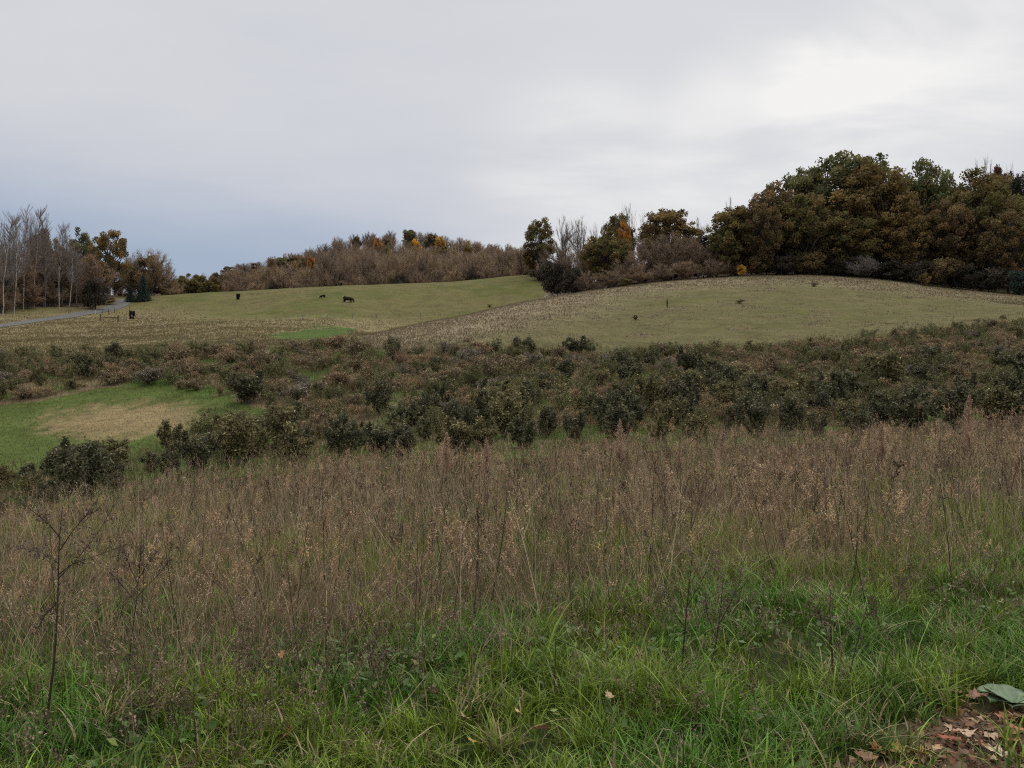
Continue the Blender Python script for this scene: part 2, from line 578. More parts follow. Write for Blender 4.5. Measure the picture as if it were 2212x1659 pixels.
def gcol(x, y, z):
    xv, rv, fe, far, clear, shrub = zones(x, y, z)
    n1, n2, n3 = fbm(x / 3.1, y / 3.1, 11), fbm(x / 11.0, y / 11.0, 12), fbm(x / 0.6, y / 0.6, 13)
    c = np.zeros(x.shape + (3,)) + np.array((0.024, 0.034, 0.011))
    c = lerp(c, (0.085, 0.062, 0.036), sst(0.45, 0.65, n1) * 0.8 * sst(4.5, 7.5, y))                    # weed field floor
    # shrub field floor: green weeds and dead stalks
    sc = lerp(np.zeros(c.shape) + np.array((0.082, 0.128, 0.032)), (0.155, 0.120, 0.07), sst(0.42, 0.60, n1))
    c = np.where((y > fe - 1)[..., None], sc, c)
    # meadow
    md = np.zeros(c.shape) + np.array((0.108, 0.098, 0.038))
    md = lerp(md, (0.086, 0.091, 0.028), sst(0.45, 0.7, n2))
    md = lerp(md, (0.118, 0.096, 0.048), sst(0.52, 0.75, n1) * 0.6)
    left = sst(520, 330, xv) * sst(652, 690, rv)
    low = sst(684, 700, rv + (n2 - .5) * 30) * sst(1000, 800, xv)
    md = lerp(md, (0.225, 0.178, 0.102), np.clip(np.maximum(left, low) * 0.62, 0, 1))
    # the right-hand hill: tan-olive, its near flank mauve-brown with dead weeds
    ln = np.interp(xv, [700, 770, 800, 900, 1000, 1100, 1200, 1400, 1600, 1760, 2060, 2212], [745, 733, 724, 702, 682, 660, 639, 612, 596, 592, 620, 638])
    right = (rv > ln - 1) & (xv > 765) & (y < 150)
    rt = np.zeros(c.shape) + np.array((0.108, 0.096, 0.044))
    rt = lerp(rt, (0.094, 0.090, 0.034), sst(0.42, 0.68, n2))
    rt = lerp(rt, (0.120, 0.098, 0.056), sst(0.52, 0.75, n1) * 0.6)
    fl = sst(330, 60, (xv - 770) - (735 - rv) * 4.0 + (n2 - .5) * 160) * sst(600, 640, rv)
    crest = sst(34, 8, rv - ln) * 0.75
    rt = lerp(rt, (0.215, 0.172, 0.112), np.clip(np.maximum(fl, crest), 0, 1) * 0.92)
    rt = lerp(rt, (0.070, 0.085, 0.030), sst(730, 755, rv + (n1 - .5) * 26) * 0.6 * sst(1150, 1500, xv))
    md = np.where(right[..., None], rt, md)
    strip = inpoly(xv + (n3 - .5) * 60 + (n1 - .5) * 60, rv + (n1 - .5) * 20 + (n3 - .5) * 9, GREENSTRIP) & (y > 55) & (y < 110)
    md = np.where(strip[..., None], np.array((0.062, 0.092, 0.022)), md)
    c = np.where((y > far)[..., None], md, c)
    # the mown clearing with its straw
    gc = lerp(np.zeros(c.shape) + np.array((0.062, 0.090, 0.022)), (0.080, 0.098, 0.028), n3)
    e = ((xv - 270) / 195) ** 2 + ((rv - 908 + (xv - 270) * 0.03) / 40) ** 2
    st = sst(1.5, 0.1, e + (n3 - .5) * 1.5 + (n1 - .5) * 1.0)
    gc = lerp(gc, (0.225, 0.165, 0.092), st * 0.8)
    c = np.where(clear[..., None], gc, c)
    # wood floors
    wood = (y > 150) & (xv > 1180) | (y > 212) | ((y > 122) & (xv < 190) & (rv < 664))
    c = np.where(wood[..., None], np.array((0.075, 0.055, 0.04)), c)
    # the trodden dirt with leaf litter at the right foot of the picture
    dp = sst(0.75, 0.35, ((x - 2.72) / 1.0) ** 2 + ((y - 4.12) / 0.62) ** 2 + (n3 - .5) * 0.5)
    dp = np.maximum(dp, sst(1.0, 0.5, ((x - 2.1) / 1.05) ** 2 + ((y - 3.68) / 0.27) ** 2 + (n3 - .5) * 0.6))
    c = lerp(c, (0.125, 0.088, 0.058), dp)
    return c, dp


def ground():
    az = np.concatenate([np.linspace(-180, -62, 24)[:-1], np.linspace(-62, -36, 30)[:-1], np.linspace(-36, 36, 460)[:-1],
                         np.linspace(36, 62, 30)[:-1], np.linspace(62, 180, 24)])
    r = np.concatenate([np.geomspace(0.4, 20, 110)[:-1], np.geomspace(20, 260, 420)[:-1], np.geomspace(260, 4000, 90)])
    A, R = np.meshgrid(np.radians(az), r, indexing='ij')
    x, y = np.sin(A) * R, np.cos(A) * R
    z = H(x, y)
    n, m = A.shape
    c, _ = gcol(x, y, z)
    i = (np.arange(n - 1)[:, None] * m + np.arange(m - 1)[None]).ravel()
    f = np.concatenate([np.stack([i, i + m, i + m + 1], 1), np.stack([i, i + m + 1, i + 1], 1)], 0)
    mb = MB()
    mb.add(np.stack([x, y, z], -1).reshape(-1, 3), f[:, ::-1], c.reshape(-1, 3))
    # close the middle
    k = np.arange(n - 1) * m
    vv = mb.n
    mb.add(np.array([[0, 0, 0]]), np.zeros((0, 3), int), (0.05, 0.05, 0.025))
    mb.f.append(np.stack([np.full(n - 1, vv), k + m, k], 1))
    mt = bpy.data.materials.new('ground')
    mt.use_nodes = True
    nt, a = attr_nodes(mt)
    N, L = nt.nodes, nt.links
    bs = N['Principled BSDF']
    bs.inputs['Roughness'].default_value = 0.95
    bs.inputs['Specular IOR Level'].default_value = 0.05
    tc = N.new('ShaderNodeTexCoord')
    fac = []
    for s, lo, hi in ((0.35, 0.75, 1.25), (2.5, 0.72, 1.28), (14.0, 0.7, 1.3)):
        no = N.new('ShaderNodeTexNoise')
        no.inputs['Scale'].default_value = s
        no.inputs['Detail'].default_value = 5
        no.inputs['Roughness'].default_value = 0.7
        L.new(tc.outputs['Object'], no.inputs['Vector'])
        mr = N.new('ShaderNodeMapRange')
        mr.inputs[1].default_value, mr.inputs[2].default_value = 0.3, 0.7
        mr.inputs[3].default_value, mr.inputs[4].default_value = lo, hi
        L.new(no.outputs[0], mr.inputs[0])
        fac.append(mr.outputs[0])
        last = no
    m1 = N.new('ShaderNodeMath'); m1.operation = 'MULTIPLY'
    L.new(fac[0], m1.inputs[0]); L.new(fac[1], m1.inputs[1])
    m2 = N.new('ShaderNodeMath'); m2.operation = 'MULTIPLY'
    L.new(m1.outputs[0], m2.inputs[0]); L.new(fac[2], m2.inputs[1])
    sc = N.new('ShaderNodeVectorMath'); sc.operation = 'SCALE'
    L.new(a.outputs['Color'], sc.inputs[0]); L.new(m2.outputs[0], sc.inputs['Scale'])
    L.new(sc.outputs[0], bs.inputs['Base Color'])
    bp = N.new('ShaderNodeBump')
    bp.inputs['Strength'].default_value = 0.7
    bp.inputs['Distance'].default_value = 0.05
    L.new(last.outputs[0], bp.inputs['Height'])
    L.new(bp.outputs[0], bs.inputs['Normal'])
    o = mb.build('ground', mt, smooth=True)
    o['kind'] = 'structure'
    return o


ground()


def road():
    cl = [(-160, 726), (-60, 712), (0, 704), (50, 697), (100, 690), (150, 682.5), (200, 675), (235, 668), (256, 661), (266, 655), (268, 650), (262, 646.5)]
    P = np.array([hit(a, b) for a, b in cl])
    t = np.linspace(0, len(P) - 1, 60)
    x, y = np.interp(t, range(len(P)), P[:, 0]), np.interp(t, range(len(P)), P[:, 1])
    k = np.ones(7) / 7
    x = np.convolve(np.pad(x, 3, 'edge'), k, 'valid'); y = np.convolve(np.pad(y, 3, 'edge'), k, 'valid')
    d = unit(np.stack([np.gradient(x), np.gradient(y)], 1))
    nr = np.stack([-d[:, 1], d[:, 0]], 1)
    cols = 9
    w = np.linspace(-1.5, 1.5, cols)
    X, Yy = x[:, None] + nr[:, 0:1] * w, y[:, None] + nr[:, 1:2] * w
    Z = H(X, Yy) + 0.10 - 0.05 * (np.abs(w) / 1.5) ** 2
    m = cols
    i = (np.arange(len(x) - 1)[:, None] * m + np.arange(m - 1)[None]).ravel()
    f = np.concatenate([np.stack([i, i + 1, i + m + 1], 1), np.stack([i, i + m + 1, i + m], 1)], 0)
    mb = MB()
    mb.add(np.stack([X, Yy, Z], -1).reshape(-1, 3), f, (1, 1, 1))
    o = mb.build('road', M['gravel'], smooth=True)
    o['kind'] = 'structure'
    return np.stack([x, y], 1)


ROAD = road()


def tag(o, label, cat, group=None):
    o['label'] = label
    o['category'] = cat
    if group:
        o['group'] = group
    return o


def empty(name, loc, rz=0.0):
    o = bpy.data.objects.new(name, None)
    o.empty_display_size = 0.3
    o.location = tuple(float(q) for q in loc)
    o.rotation_euler = (0, 0, rz)
    COL.objects.link(o)
    return o


def stuff(o, label, cat):
    o['kind'] = 'stuff'
    return tag(o, label, cat)


# ------------------------------------------------------------------ kinds of tree, each built once as meshes
def limb(rng, p, q, sag=0.12, n=4):
    """a bent path from p to q"""
    t = np.linspace(0, 1, n)[:, None]
    mid = rng.normal(size=3) * np.linalg.norm(q - p) * sag
    return p + (q - p) * t + mid * (np.sin(t * math.pi))


def leafy_tree(seed, h, rx, z0, nl, nleaf, ls, shape=0.0, lob=(.20, .34)):
    """trunk mesh builder and crown mesh builder of a broad-leaved tree of height h, crown half-width rx, from z0 up"""
    rng = np.random.default_rng(seed)
    tr, cr = MB(), MB()
    tp = np.array([[0, 0, -0.4], [0.05 * rx, 0, h * .2], [rng.normal() * .06 * rx, rng.normal() * .06 * rx, h * .45], [rng.normal() * .1 * rx, rng.normal() * .1 * rx, h * .8]])
    r0 = h * 0.02
    path(tr, tp, r0 * 1.3, r0 * 0.25, (0.5, 0.5, 0.5), 7)
    zc, rz = (z0 + h) / 2, (h - z0) / 2
    k = 0
    while k < nl:
        d = rdir(rng, 1)[0]
        rad = rng.uniform(0.25, 1.0) ** 0.45
        lr = rx * rng.uniform(*lob)
        wz = 1 - shape * max(0, -d[2])
        c = np.array([d[0] * (rx - lr * .7) * rad * wz, d[1] * (rx - lr * .7) * rad * wz, zc + d[2] * (rz - lr * .6) * rad])
        k += 1
        s = np.array([0, 0, min(max(z0 * .7 + rng.uniform(0, .35) * h, h * .12), c[2] * .9)])
        s[:2] = tp[1][:2] * .5
        path(tr, limb(rng, s, c, 0.1), r0 * rng.uniform(.28, .5), r0 * .07, (0.5, 0.5, 0.5), 4)
        n = int(nleaf * (lr / (rx * .27)) ** 2)
        u = rdir(rng, n)
        u *= (rng.uniform(0, 1, (n, 1)) ** 0.30)
        u *= 1 + 0.13 * rng.normal(size=(n, 1))
        u[:, 2] *= 0.78
        p = c + u * lr
        hue = np.clip(rng.normal(0.5, 0.4), 0, 1)
        g = np.clip(rng.normal(0.48, 0.27) + rng.normal(0, 0.17, n), 0, 1)
        col = np.stack([np.clip(hue + rng.normal(0, .16, n), 0, 1), g, np.zeros(n)], 1)
        cards(cr, rng, p, ls * rng.uniform(.6, 1.3, n), ls * .55 * rng.uniform(.6, 1.3, n), col)
    return tr, cr


def bare_tree(seed, h, rx, z0, nb, ntw, w, up=0.5, flat=1.0):
    """a leafless tree: trunk and limbs, and a crown of twigs"""
    rng = np.random.default_rng(seed)
    tr, cr = MB(), MB()
    r0 = h * 0.017
    nst = rng.integers(1, 3)
    zc, rz = (z0 + h) / 2, (h - z0) / 2
    stems = []
    for s in range(nst):
        o = rng.normal(size=2) * rx * .05
        b = rng.normal(size=2) * rx * (.16 + .1 * (nst > 1))
        q = np.array([[o[0], o[1], -.4], [o[0] + b[0] * .25, o[1] + b[1] * .25, h * .25], [b[0] * .8, b[1] * .8, h * .55], [b[0] * 1.2, b[1] * 1.2, h * .82]])
        path(tr, q, r0 * 1.2, r0 * .25, (.5, .5, .5), 6)
        stems.append(q)
    for k in range(nb):
        d = rdir(rng, 1)[0]
        d[2] = d[2] * .8 + .15
        rad = rng.uniform(0.45, 1) ** .5
        c = np.array([d[0] * rx * rad, d[1] * rx * rad, zc + d[2] * rz * rad])
        q = stems[rng.integers(nst)]
        t = np.clip((c[2] / h) * rng.uniform(.25, .75), .12, .75)
        s = np.array([np.interp(t, [0, .25, .55, .82], q[:, i]) for i in range(3)])
        lp = limb(rng, s, c, .1, 5)
        lp[1:-1, 2] -= 0.05 * np.linalg.norm(c - s)
        path(tr, lp, r0 * rng.uniform(.25, .45), r0 * .08, (.5, .5, .5), 4)
        n = ntw
        t = rng.uniform(.25, 1.0, n)
        ii = np.clip((t * 4).astype(int), 0, 3)
        p = lp[ii] + (lp[ii + 1] - lp[ii]) * (t * 4 - ii)[:, None]
        dd = unit(unit(c - s) * .7 + rdir(rng, n) * .9 + np.array([0, 0, up])) * (rx * rng.uniform(.12, .34, n))[:, None]
        g = np.clip(rng.normal(.5, .2) + rng.normal(0, .2, n), 0, 1)
        col = np.stack([np.clip(rng.normal(.5, .3, n), 0, 1), g, g], 1)
        slivers(cr, rng, p, dd, w * rng.uniform(.6, 1.4, n), col)
        # a second order of twigs
        p2 = p + dd * rng.uniform(.3, .8, n)[:, None]
        d2 = unit(unit(dd) + rdir(rng, n) * .8 + np.array([0, 0, up * .6])) * (rx * rng.uniform(.06, .18, n))[:, None]
        slivers(cr, rng, p2, d2, w * .7, col)
    return tr, cr


def birch_tree(seed, h):
    rng = np.random.default_rng(seed)
    tr, cr = MB(), MB()
    lean = rng.normal(size=2) * .055 * h
    z = np.linspace(-.4, h * .93, 9)
    wob = np.cumsum(rng.normal(size=(9, 2)) * .10, 0)
    P = np.stack([lean[0] * z / h + wob[:, 0], lean[1] * z / h + wob[:, 1], z], 1)
    path(tr, P, h * .0058, h * .0012, (.5, .5, .5), 7)
    nb = 64
    for k in range(nb):
        t = rng.uniform(.33, .98)
        s = np.array([np.interp(t, np.linspace(0, 1, 9), P[:, i]) for i in range(3)])
        a = rng.uniform(0, 2 * math.pi)
        ln = h * rng.uniform(.08, .24) * (1.25 - t * .75)
        d = np.array([math.cos(a) * .75, math.sin(a) * .75, .9]) * ln
        lp = limb(rng, s, s + d, .06, 4)
        path(cr, lp, h * .0022, h * .0007, (.3, .6, .5), 3)
        n = 34
        tt = rng.uniform(.15, 1, n)
        p = s + d * tt[:, None]
        dd = unit(unit(d) * .9 + rdir(rng, n) * .8 + np.array([0, 0, .5])) * (ln * rng.uniform(.18, .5, n))[:, None]
        slivers(cr, rng, p, dd, .022, np.stack([rng.uniform(0, 1, n), rng.uniform(.2, .9, n), np.zeros(n)], 1))
    return tr, cr


def spruce_tree(seed, h, rx):
    rng = np.random.default_rng(seed)
    tr, cr = MB(), MB()
    path(tr, [[0, 0, -.3], [0, 0, h * .5], [0, 0, h * .97]], h * .018, h * .003, (.5, .5, .5), 6)
    nz = 22
    for k in range(nz):
        f = (k + .3) / nz
        z = h * (.06 + .92 * f)
        r = rx * (1 - f) ** .8 * rng.uniform(.85, 1.1) + .08
        for a in np.linspace(0, 2 * math.pi, max(5, int(13 * (1 - f))), endpoint=False) + rng.uniform(0, 6):
            d = np.array([math.cos(a), math.sin(a), -.22]) * r * rng.uniform(.8, 1.1)
            n = int(26 + 46 * (1 - f))
            t = rng.uniform(.15, 1, n)
            p = np.array([0, 0, z]) + d * t[:, None] + rng.normal(size=(n, 3)) * np.array([.09, .09, .06]) * r
            ax = unit(d / r * .8 + rdir(rng, n) * .7)
            g = np.clip(.35 + .3 * t + rng.normal(0, .15, n), 0, 1)
            cards(cr, rng, p, .16 * rng.uniform(.6, 1.2, n) * h / 7, .045 * h / 7, np.stack([rng.uniform(0, 1, n), g, g], 1), ax)
    return tr, cr


class Proto:
    def __init__(s, name, cat, trunk, crown, h, rx, tm, parts=('trunk', 'crown')):
        s.name, s.cat, s.h, s.rx, s.parts = name, cat, h, rx, parts
        s.tm = trunk.mesh(parts[0], M[tm])
        s.cm = crown.mesh(parts[1], M['leaf_green'])
        s.made = 0

    def place(s, x, y, sxy, sz, rz, crown_mat, label, group=None, z=None, name=None, trunk_mat=None):
        z = H(x, y) if z is None else z
        o = empty(name or s.name, (x, y, z), rz)
        o.scale = (sxy, sxy, sz)
        for me, mt, nm in ((s.tm, trunk_mat, s.parts[0]), (s.cm, crown_mat, s.parts[1])):
            c = bpy.data.objects.new(nm, me)
            COL.objects.link(c)
            c.parent = o
            if mt:
                c.material_slots[0].link = 'OBJECT'
                c.material_slots[0].material = M[mt]
        tag(o, label, s.cat, group)
        return o


P_OAK = [Proto('oak_tree', 'tree', *leafy_tree(20 + i, 18, 7.0, 1.0, 220, 330, 0.26, shape=.15, lob=(.085, .19)), 18, 7.0, 'bark') for i in range(4)]
P_OPEN = [Proto('oak_tree', 'tree', *leafy_tree(40 + i, 14, 5.0, 3.4, 62, 300, 0.21, lob=(.13, .24)), 14, 5.0, 'bark') for i in range(2)]
P_SMALL = [Proto('autumn_tree', 'tree', *leafy_tree(60 + i, 9, 3.0, 1.0, 26, 170, 0.22), 9, 3.0, 'bark') for i in range(3)]
P_FARLEAF = [Proto('autumn_tree', 'tree', *leafy_tree(80 + i, 13, 4.0, 3.0, 30, 120, 0.30, lob=(.18, .32)), 13, 4.0, 'bark') for i in range(3)]
P_BARE = [Proto('bare_tree', 'tree', *bare_tree(100 + i, 14, 4.6, 3.0, 34, 60, 0.05), 14, 4.6, 'grey_bark') for i in range(3)]
P_THICK = [Proto('bare_tree', 'tree', *bare_tree(120 + i, 13, 5.6, 0.8, 62, 80, 0.075, up=.35), 13, 5.6, 'bark') for i in range(4)]
P_SCRUB = [Proto('scrub_bush', 'bush', *bare_tree(140 + i, 5, 2.9, 0.0, 44, 90, 0.05, up=.4), 5, 2.9, 'bark', ('stem', 'foliage')) for i in range(3)]
P_LEAFSCRUB = [Proto('leafy_bush', 'bush', *leafy_tree(160 + i, 4.5, 2.8, 0.0, 28, 130, 0.17), 4.5, 2.8, 'bark', ('stem', 'foliage')) for i in range(3)]
P_BIRCH = [Proto('birch_tree', 'tree', *birch_tree(180 + i, 15), 15, 1.8, 'birch_bark') for i in range(4)]
P_SPRUCE = Proto('spruce_tree', 'tree', *spruce_tree(200, 7, 2.3), 7, 2.3, 'bark')

rnd = random.Random(7)


def yb(xc):
    return float(hit(xc, np.interp(xc, [-60, 0, 60, 120, 195], [692, 683, 675, 667, 659]))[1])


def tree(P, i, xc, wv, top, Y, mat, label, group=None, tm=None, name=None, base=None):
    """stand a tree at distance Y so that its crown is wv wide about xc and reaches picture row top"""
    p = P[i % len(P)] if isinstance(P, list) else P
    if xc < 195:                     # the wood stands beyond the road
        Y = max(Y, yb(xc) + (Y - 117) * .5)
    x = (xc - CXV) / FV * Y * 1.004
    z = H(x, Y)
    if base is not None:
        z = zrow(base, Y)
    zt = zrow(top, Y)
    h = max(zt - z, 1.0)
    r = wv / 2 / FV * Y
    return p.place(x, Y, r / p.rx, h / p.h, rnd.uniform(0, 6.28), mat, label, group, z=z, trunk_mat=tm, name=name)


PENDING = []
ORD = ['first', 'second', 'third', 'fourth', 'fifth', 'sixth', 'seventh', 'eighth', 'ninth', 'tenth']


def pend(o, what, where, x, size=''):
    """a label to be settled once its neighbours are known: what, which one of the like ones, where"""
    PENDING.append((o, what, where, x, size))


def settle():
    g = {}
    for q in PENDING:
        g.setdefault((q[1], q[2], q[4]), []).append(q)
    for (what, where, size), l in g.items():
        l.sort(key=lambda q: q[3])
        n = len(l)
        for i, q in enumerate(l):
            w = '' if n == 1 else ['left one', 'right one'][i] if n == 2 else ['left one', 'middle one', 'right one'][i] if n == 3 else ORD[min(i, 9)] + ' from left'
            for sz in (size, ''):
                lb = ' '.join(t for t in (sz, what + (', ' + w if w else ''), where) if t)
                if len(lb.replace('-', ' ').split()) <= 16 or not sz:
                    break
            q[0]['label'] = lb


GR = 'oaks and bare trees of the grove on the right-hand hill'
# the big grove on the right-hand hill
for a in [
    (P_OAK, 0, 1592, 140, 440, 147, 'leaf_olive', 'olive-yellow oak at the left end of the big grove'),
    (P_OAK, 1, 1682, 140, 390, 152, 'leaf_rust', 'orange-rust oak left of the tallest green oak'),
    (P_OAK, 2, 1838, 262, 324, 160, 'leaf_green', 'tallest oak of the grove, broad crown still green'),
    (P_OAK, 3, 1888, 200, 350, 151, 'leaf_gold', 'gold-brown oak standing in front of the tallest green oak'),
    (P_OAK, 1, 2000, 156, 344, 158, 'leaf_green', 'green oak with thin top right of the tallest oak'),
    (P_OAK, 0, 1752, 160, 352, 163, 'leaf_green', 'green oak peeping out left behind the tallest oak'),
    (P_OAK, 2, 1745, 150, 412, 148, 'leaf_olive', 'olive-brown oak in front between the orange-rust oak and the gold-brown oak'),
    (P_OAK, 3, 2122, 190, 362, 149, 'leaf_olive', 'rusty olive oak near the right edge of the grove'),
    (P_OAK, 2, 2212, 120, 366, 156, 'leaf_dark', 'dark oak cut by the right edge of the picture'),
    (P_OAK, 0, 2166, 84, 349, 163, 'leaf_crimson', 'dark red tree showing its top above the rusty olive oak'),
    (P_OAK, 0, 1640, 110, 425, 145, 'leaf_rust', 'brown oak between the olive-yellow oak and the orange-rust oak'),
    (P_OAK, 3, 1955, 120, 455, 146, 'leaf_gold', 'low gold-brown oak at the foot of the thin-topped green oak'),
    (P_OAK, 1, 2048, 140, 430, 146, 'leaf_rust', 'brown oak in front between green oak and rusty olive oak'),
    (P_OAK, 2, 2180, 130, 450, 139, 'leaf_rust', 'low brown oak at the foot of the dark red tree'),
    (P_OAK, 1, 1830, 150, 455, 147, 'leaf_olive', 'low olive-brown oak below the left side of the gold-brown oak'),
    (P_OAK, 3, 2300, 160, 360, 150, 'leaf_olive', 'oak beyond the right edge of the picture'),
]:
    tree(*a, group=GR)
k = 0
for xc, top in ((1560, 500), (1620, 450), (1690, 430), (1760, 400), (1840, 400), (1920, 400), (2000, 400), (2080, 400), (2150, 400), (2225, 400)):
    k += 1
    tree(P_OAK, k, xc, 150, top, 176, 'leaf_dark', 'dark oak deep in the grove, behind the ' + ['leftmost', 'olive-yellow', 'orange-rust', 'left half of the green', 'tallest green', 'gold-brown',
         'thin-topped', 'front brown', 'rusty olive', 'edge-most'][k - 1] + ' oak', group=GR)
tree(P_BARE, 0, 1583, 46, 421, 166, 'twig_pale', 'pale bare tree poking up behind the left end of the grove', GR, tm='grey_bark')
tree(P_BARE, 1, 2128, 70, 332, 172, 'twig_pale', 'pale bare treetop left of the dark red tree', GR, tm='grey_bark')
tree(P_BARE, 2, 2192, 60, 345, 172, 'twig_pale', 'pale bare treetop right of the dark red tree', GR, tm='grey_bark')

# the middle stand, between the two meadows
GM = 'trees of the middle stand between the two meadows'
for a in [
    (P_OPEN, 0, 1168, 84, 469, 176, 'leaf_olive', 'olive-topped oak at the left end of the middle stand', 'bark'),
    (P_SMALL, 1, 1152, 50, 520, 178, 'leaf_gold', 'gold-brown tree under the olive-topped oak', 'bark'),
    (P_BARE, 0, 1222, 62, 462, 178, 'twig_pale', 'tall bare grey tree right of the olive-topped oak', 'bark'),
    (P_BARE, 1, 1252, 70, 466, 182, 'twig_pale', 'bare grey tree in the middle of the gap in the stand', 'bark'),
    (P_BARE, 2, 1290, 56, 475, 181, 'twig_pale', 'bare grey tree left of the oak with the orange patch', 'bark'),
    (P_OAK, 2, 1337, 86, 457, 170, 'leaf_olive', 'olive oak top behind the small orange tree', 'bark'),
    (P_OPEN, 0, 1350, 40, 474, 163, 'leaf_orange', 'small orange tree against the olive oak', 'bark'),
    (P_OAK, 3, 1312, 128, 500, 152, 'leaf_olive', 'olive-gold oak at the front of the middle stand', 'bark'),
    (P_OAK, 0, 1447, 150, 446, 166, 'leaf_gold', 'broad gold-green oak of the middle stand', 'bark'),
    (P_SMALL, 2, 1407, 70, 470, 163, 'leaf_rust', 'rust tree at the left shoulder of the broad gold-green oak', 'bark'),
    (P_BARE, 1, 1357, 44, 436, 184, 'twig_pale', 'tall bare grey tree behind the small orange tree', 'bark'),
    (P_BARE, 2, 1388, 50, 452, 184, 'twig_pale', 'leaning bare grey tree between the two oaks', 'bark'),
    (P_BARE, 0, 1512, 56, 466, 176, 'twig_pale', 'bare grey tree right of the broad gold-green oak', 'bark'),
    (P_THICK, 0, 1400, 90, 512, 153, 'twig_mauve', 'mauve leafless thicket tree below the rust tree', 'bark'),
    (P_THICK, 1, 1452, 100, 500, 154, 'twig_mauve', 'mauve leafless thicket tree below the broad gold-green oak', 'bark'),
    (P_THICK, 2, 1508, 96, 505, 152, 'twig_mauve', 'mauve leafless thicket tree beside the big grove', 'bark'),
    (P_THICK, 3, 1275, 80, 515, 158, 'twig_mauve', 'mauve leafless tree left of the olive-gold front oak', 'bark'),
    (P_THICK, 1, 1545, 70, 520, 150, 'twig_brown', 'brown leafless tree at the meeting of stand and grove', 'bark'),
    (P_THICK, 2, 1355, 76, 540, 147, 'twig_brown', 'brown leafless tree right of the olive-gold front oak', 'bark'),
    (P_THICK, 3, 1205, 90, 528, 172, 'twig_mauve', 'mauve leafless tree below the tall bare grey tree', 'bark'),
    (P_THICK, 0, 1240, 80, 545, 166, 'twig_mauve', 'mauve leafless tree behind the dark evergreen bushes', 'bark'),
    (P_THICK, 1, 1130, 60, 530, 196, 'twig_brown', 'brown leafless tree left of the olive-topped oak', 'bark'),
]:
    tree(*a[:8], group=GM, tm=a[8])
GB = 'bushes along the foot of the woods'
for a in [
    (P_LEAFSCRUB, 0, 1196, 72, 556, 141, 'leaf_dark', 'dark evergreen bush at the corner of the left meadow'),
    (P_LEAFSCRUB, 1, 1236, 66, 575, 139, 'leaf_dark', 'dark evergreen bush right of the corner bush'),
    (P_SCRUB, 2, 1268, 60, 585, 138, 'twig_mauve', 'grey-mauve bush left of the olive-gold front oak foot'),
    (P_SCRUB, 0, 1316, 70, 580, 138, 'twig_mauve', 'grey-mauve bush under the olive-gold front oak'),
    (P_LEAFSCRUB, 2, 1352, 34, 600, 137, 'leaf_olive', 'small yellowish bush at the meadow edge right of the front oak'),
    (P_SCRUB, 1, 1385, 60, 572, 141, 'twig_brown', 'brown bush under the rust tree'),
    (P_SCRUB, 2, 1430, 66, 570, 143, 'twig_mauve', 'grey-mauve bush under the broad gold-green oak'),
    (P_SCRUB, 0, 1480, 70, 562, 144, 'twig_brown', 'brown bush right of the broad gold-green oak foot'),
    (P_SCRUB, 1, 1535, 66, 560, 144, 'twig_mauve', 'grey-mauve bush at the left foot of the big grove'),
    (P_LEAFSCRUB, 0, 1603, 24, 569, 143, 'leaf_yellow', 'bright yellow bush at the left foot of the big grove'),
    (P_SCRUB, 2, 1575, 60, 562, 146, 'twig_brown', 'brown bush left behind the bright yellow bush'),
    (P_LEAFSCRUB, 0, 1640, 66, 558, 145, 'leaf_rust', 'brown bush right of the bright yellow bush'),
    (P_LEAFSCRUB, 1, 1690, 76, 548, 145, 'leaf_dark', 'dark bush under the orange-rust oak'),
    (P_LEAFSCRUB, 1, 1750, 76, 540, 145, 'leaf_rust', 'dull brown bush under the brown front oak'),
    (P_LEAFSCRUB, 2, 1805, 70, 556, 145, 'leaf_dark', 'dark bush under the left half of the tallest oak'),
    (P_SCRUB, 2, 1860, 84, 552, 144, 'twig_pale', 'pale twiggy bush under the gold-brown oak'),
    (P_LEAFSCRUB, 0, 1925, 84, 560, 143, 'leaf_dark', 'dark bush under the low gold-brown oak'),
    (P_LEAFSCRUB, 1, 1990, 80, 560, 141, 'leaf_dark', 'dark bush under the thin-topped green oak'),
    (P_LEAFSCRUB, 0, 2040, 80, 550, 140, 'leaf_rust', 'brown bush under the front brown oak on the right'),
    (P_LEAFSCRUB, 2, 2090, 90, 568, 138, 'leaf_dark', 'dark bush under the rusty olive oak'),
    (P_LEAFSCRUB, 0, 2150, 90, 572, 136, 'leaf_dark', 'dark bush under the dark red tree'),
    (P_LEAFSCRUB, 1, 2208, 80, 580, 133, 'needle_blue', 'dark blue-green bush at the right edge of the picture'),
    (P_LEAFSCRUB, 2, 2000, 26, 588, 137, 'leaf_gold', 'small golden bush in front of the dark grove'),
]:
    tree(*a, group=GB)

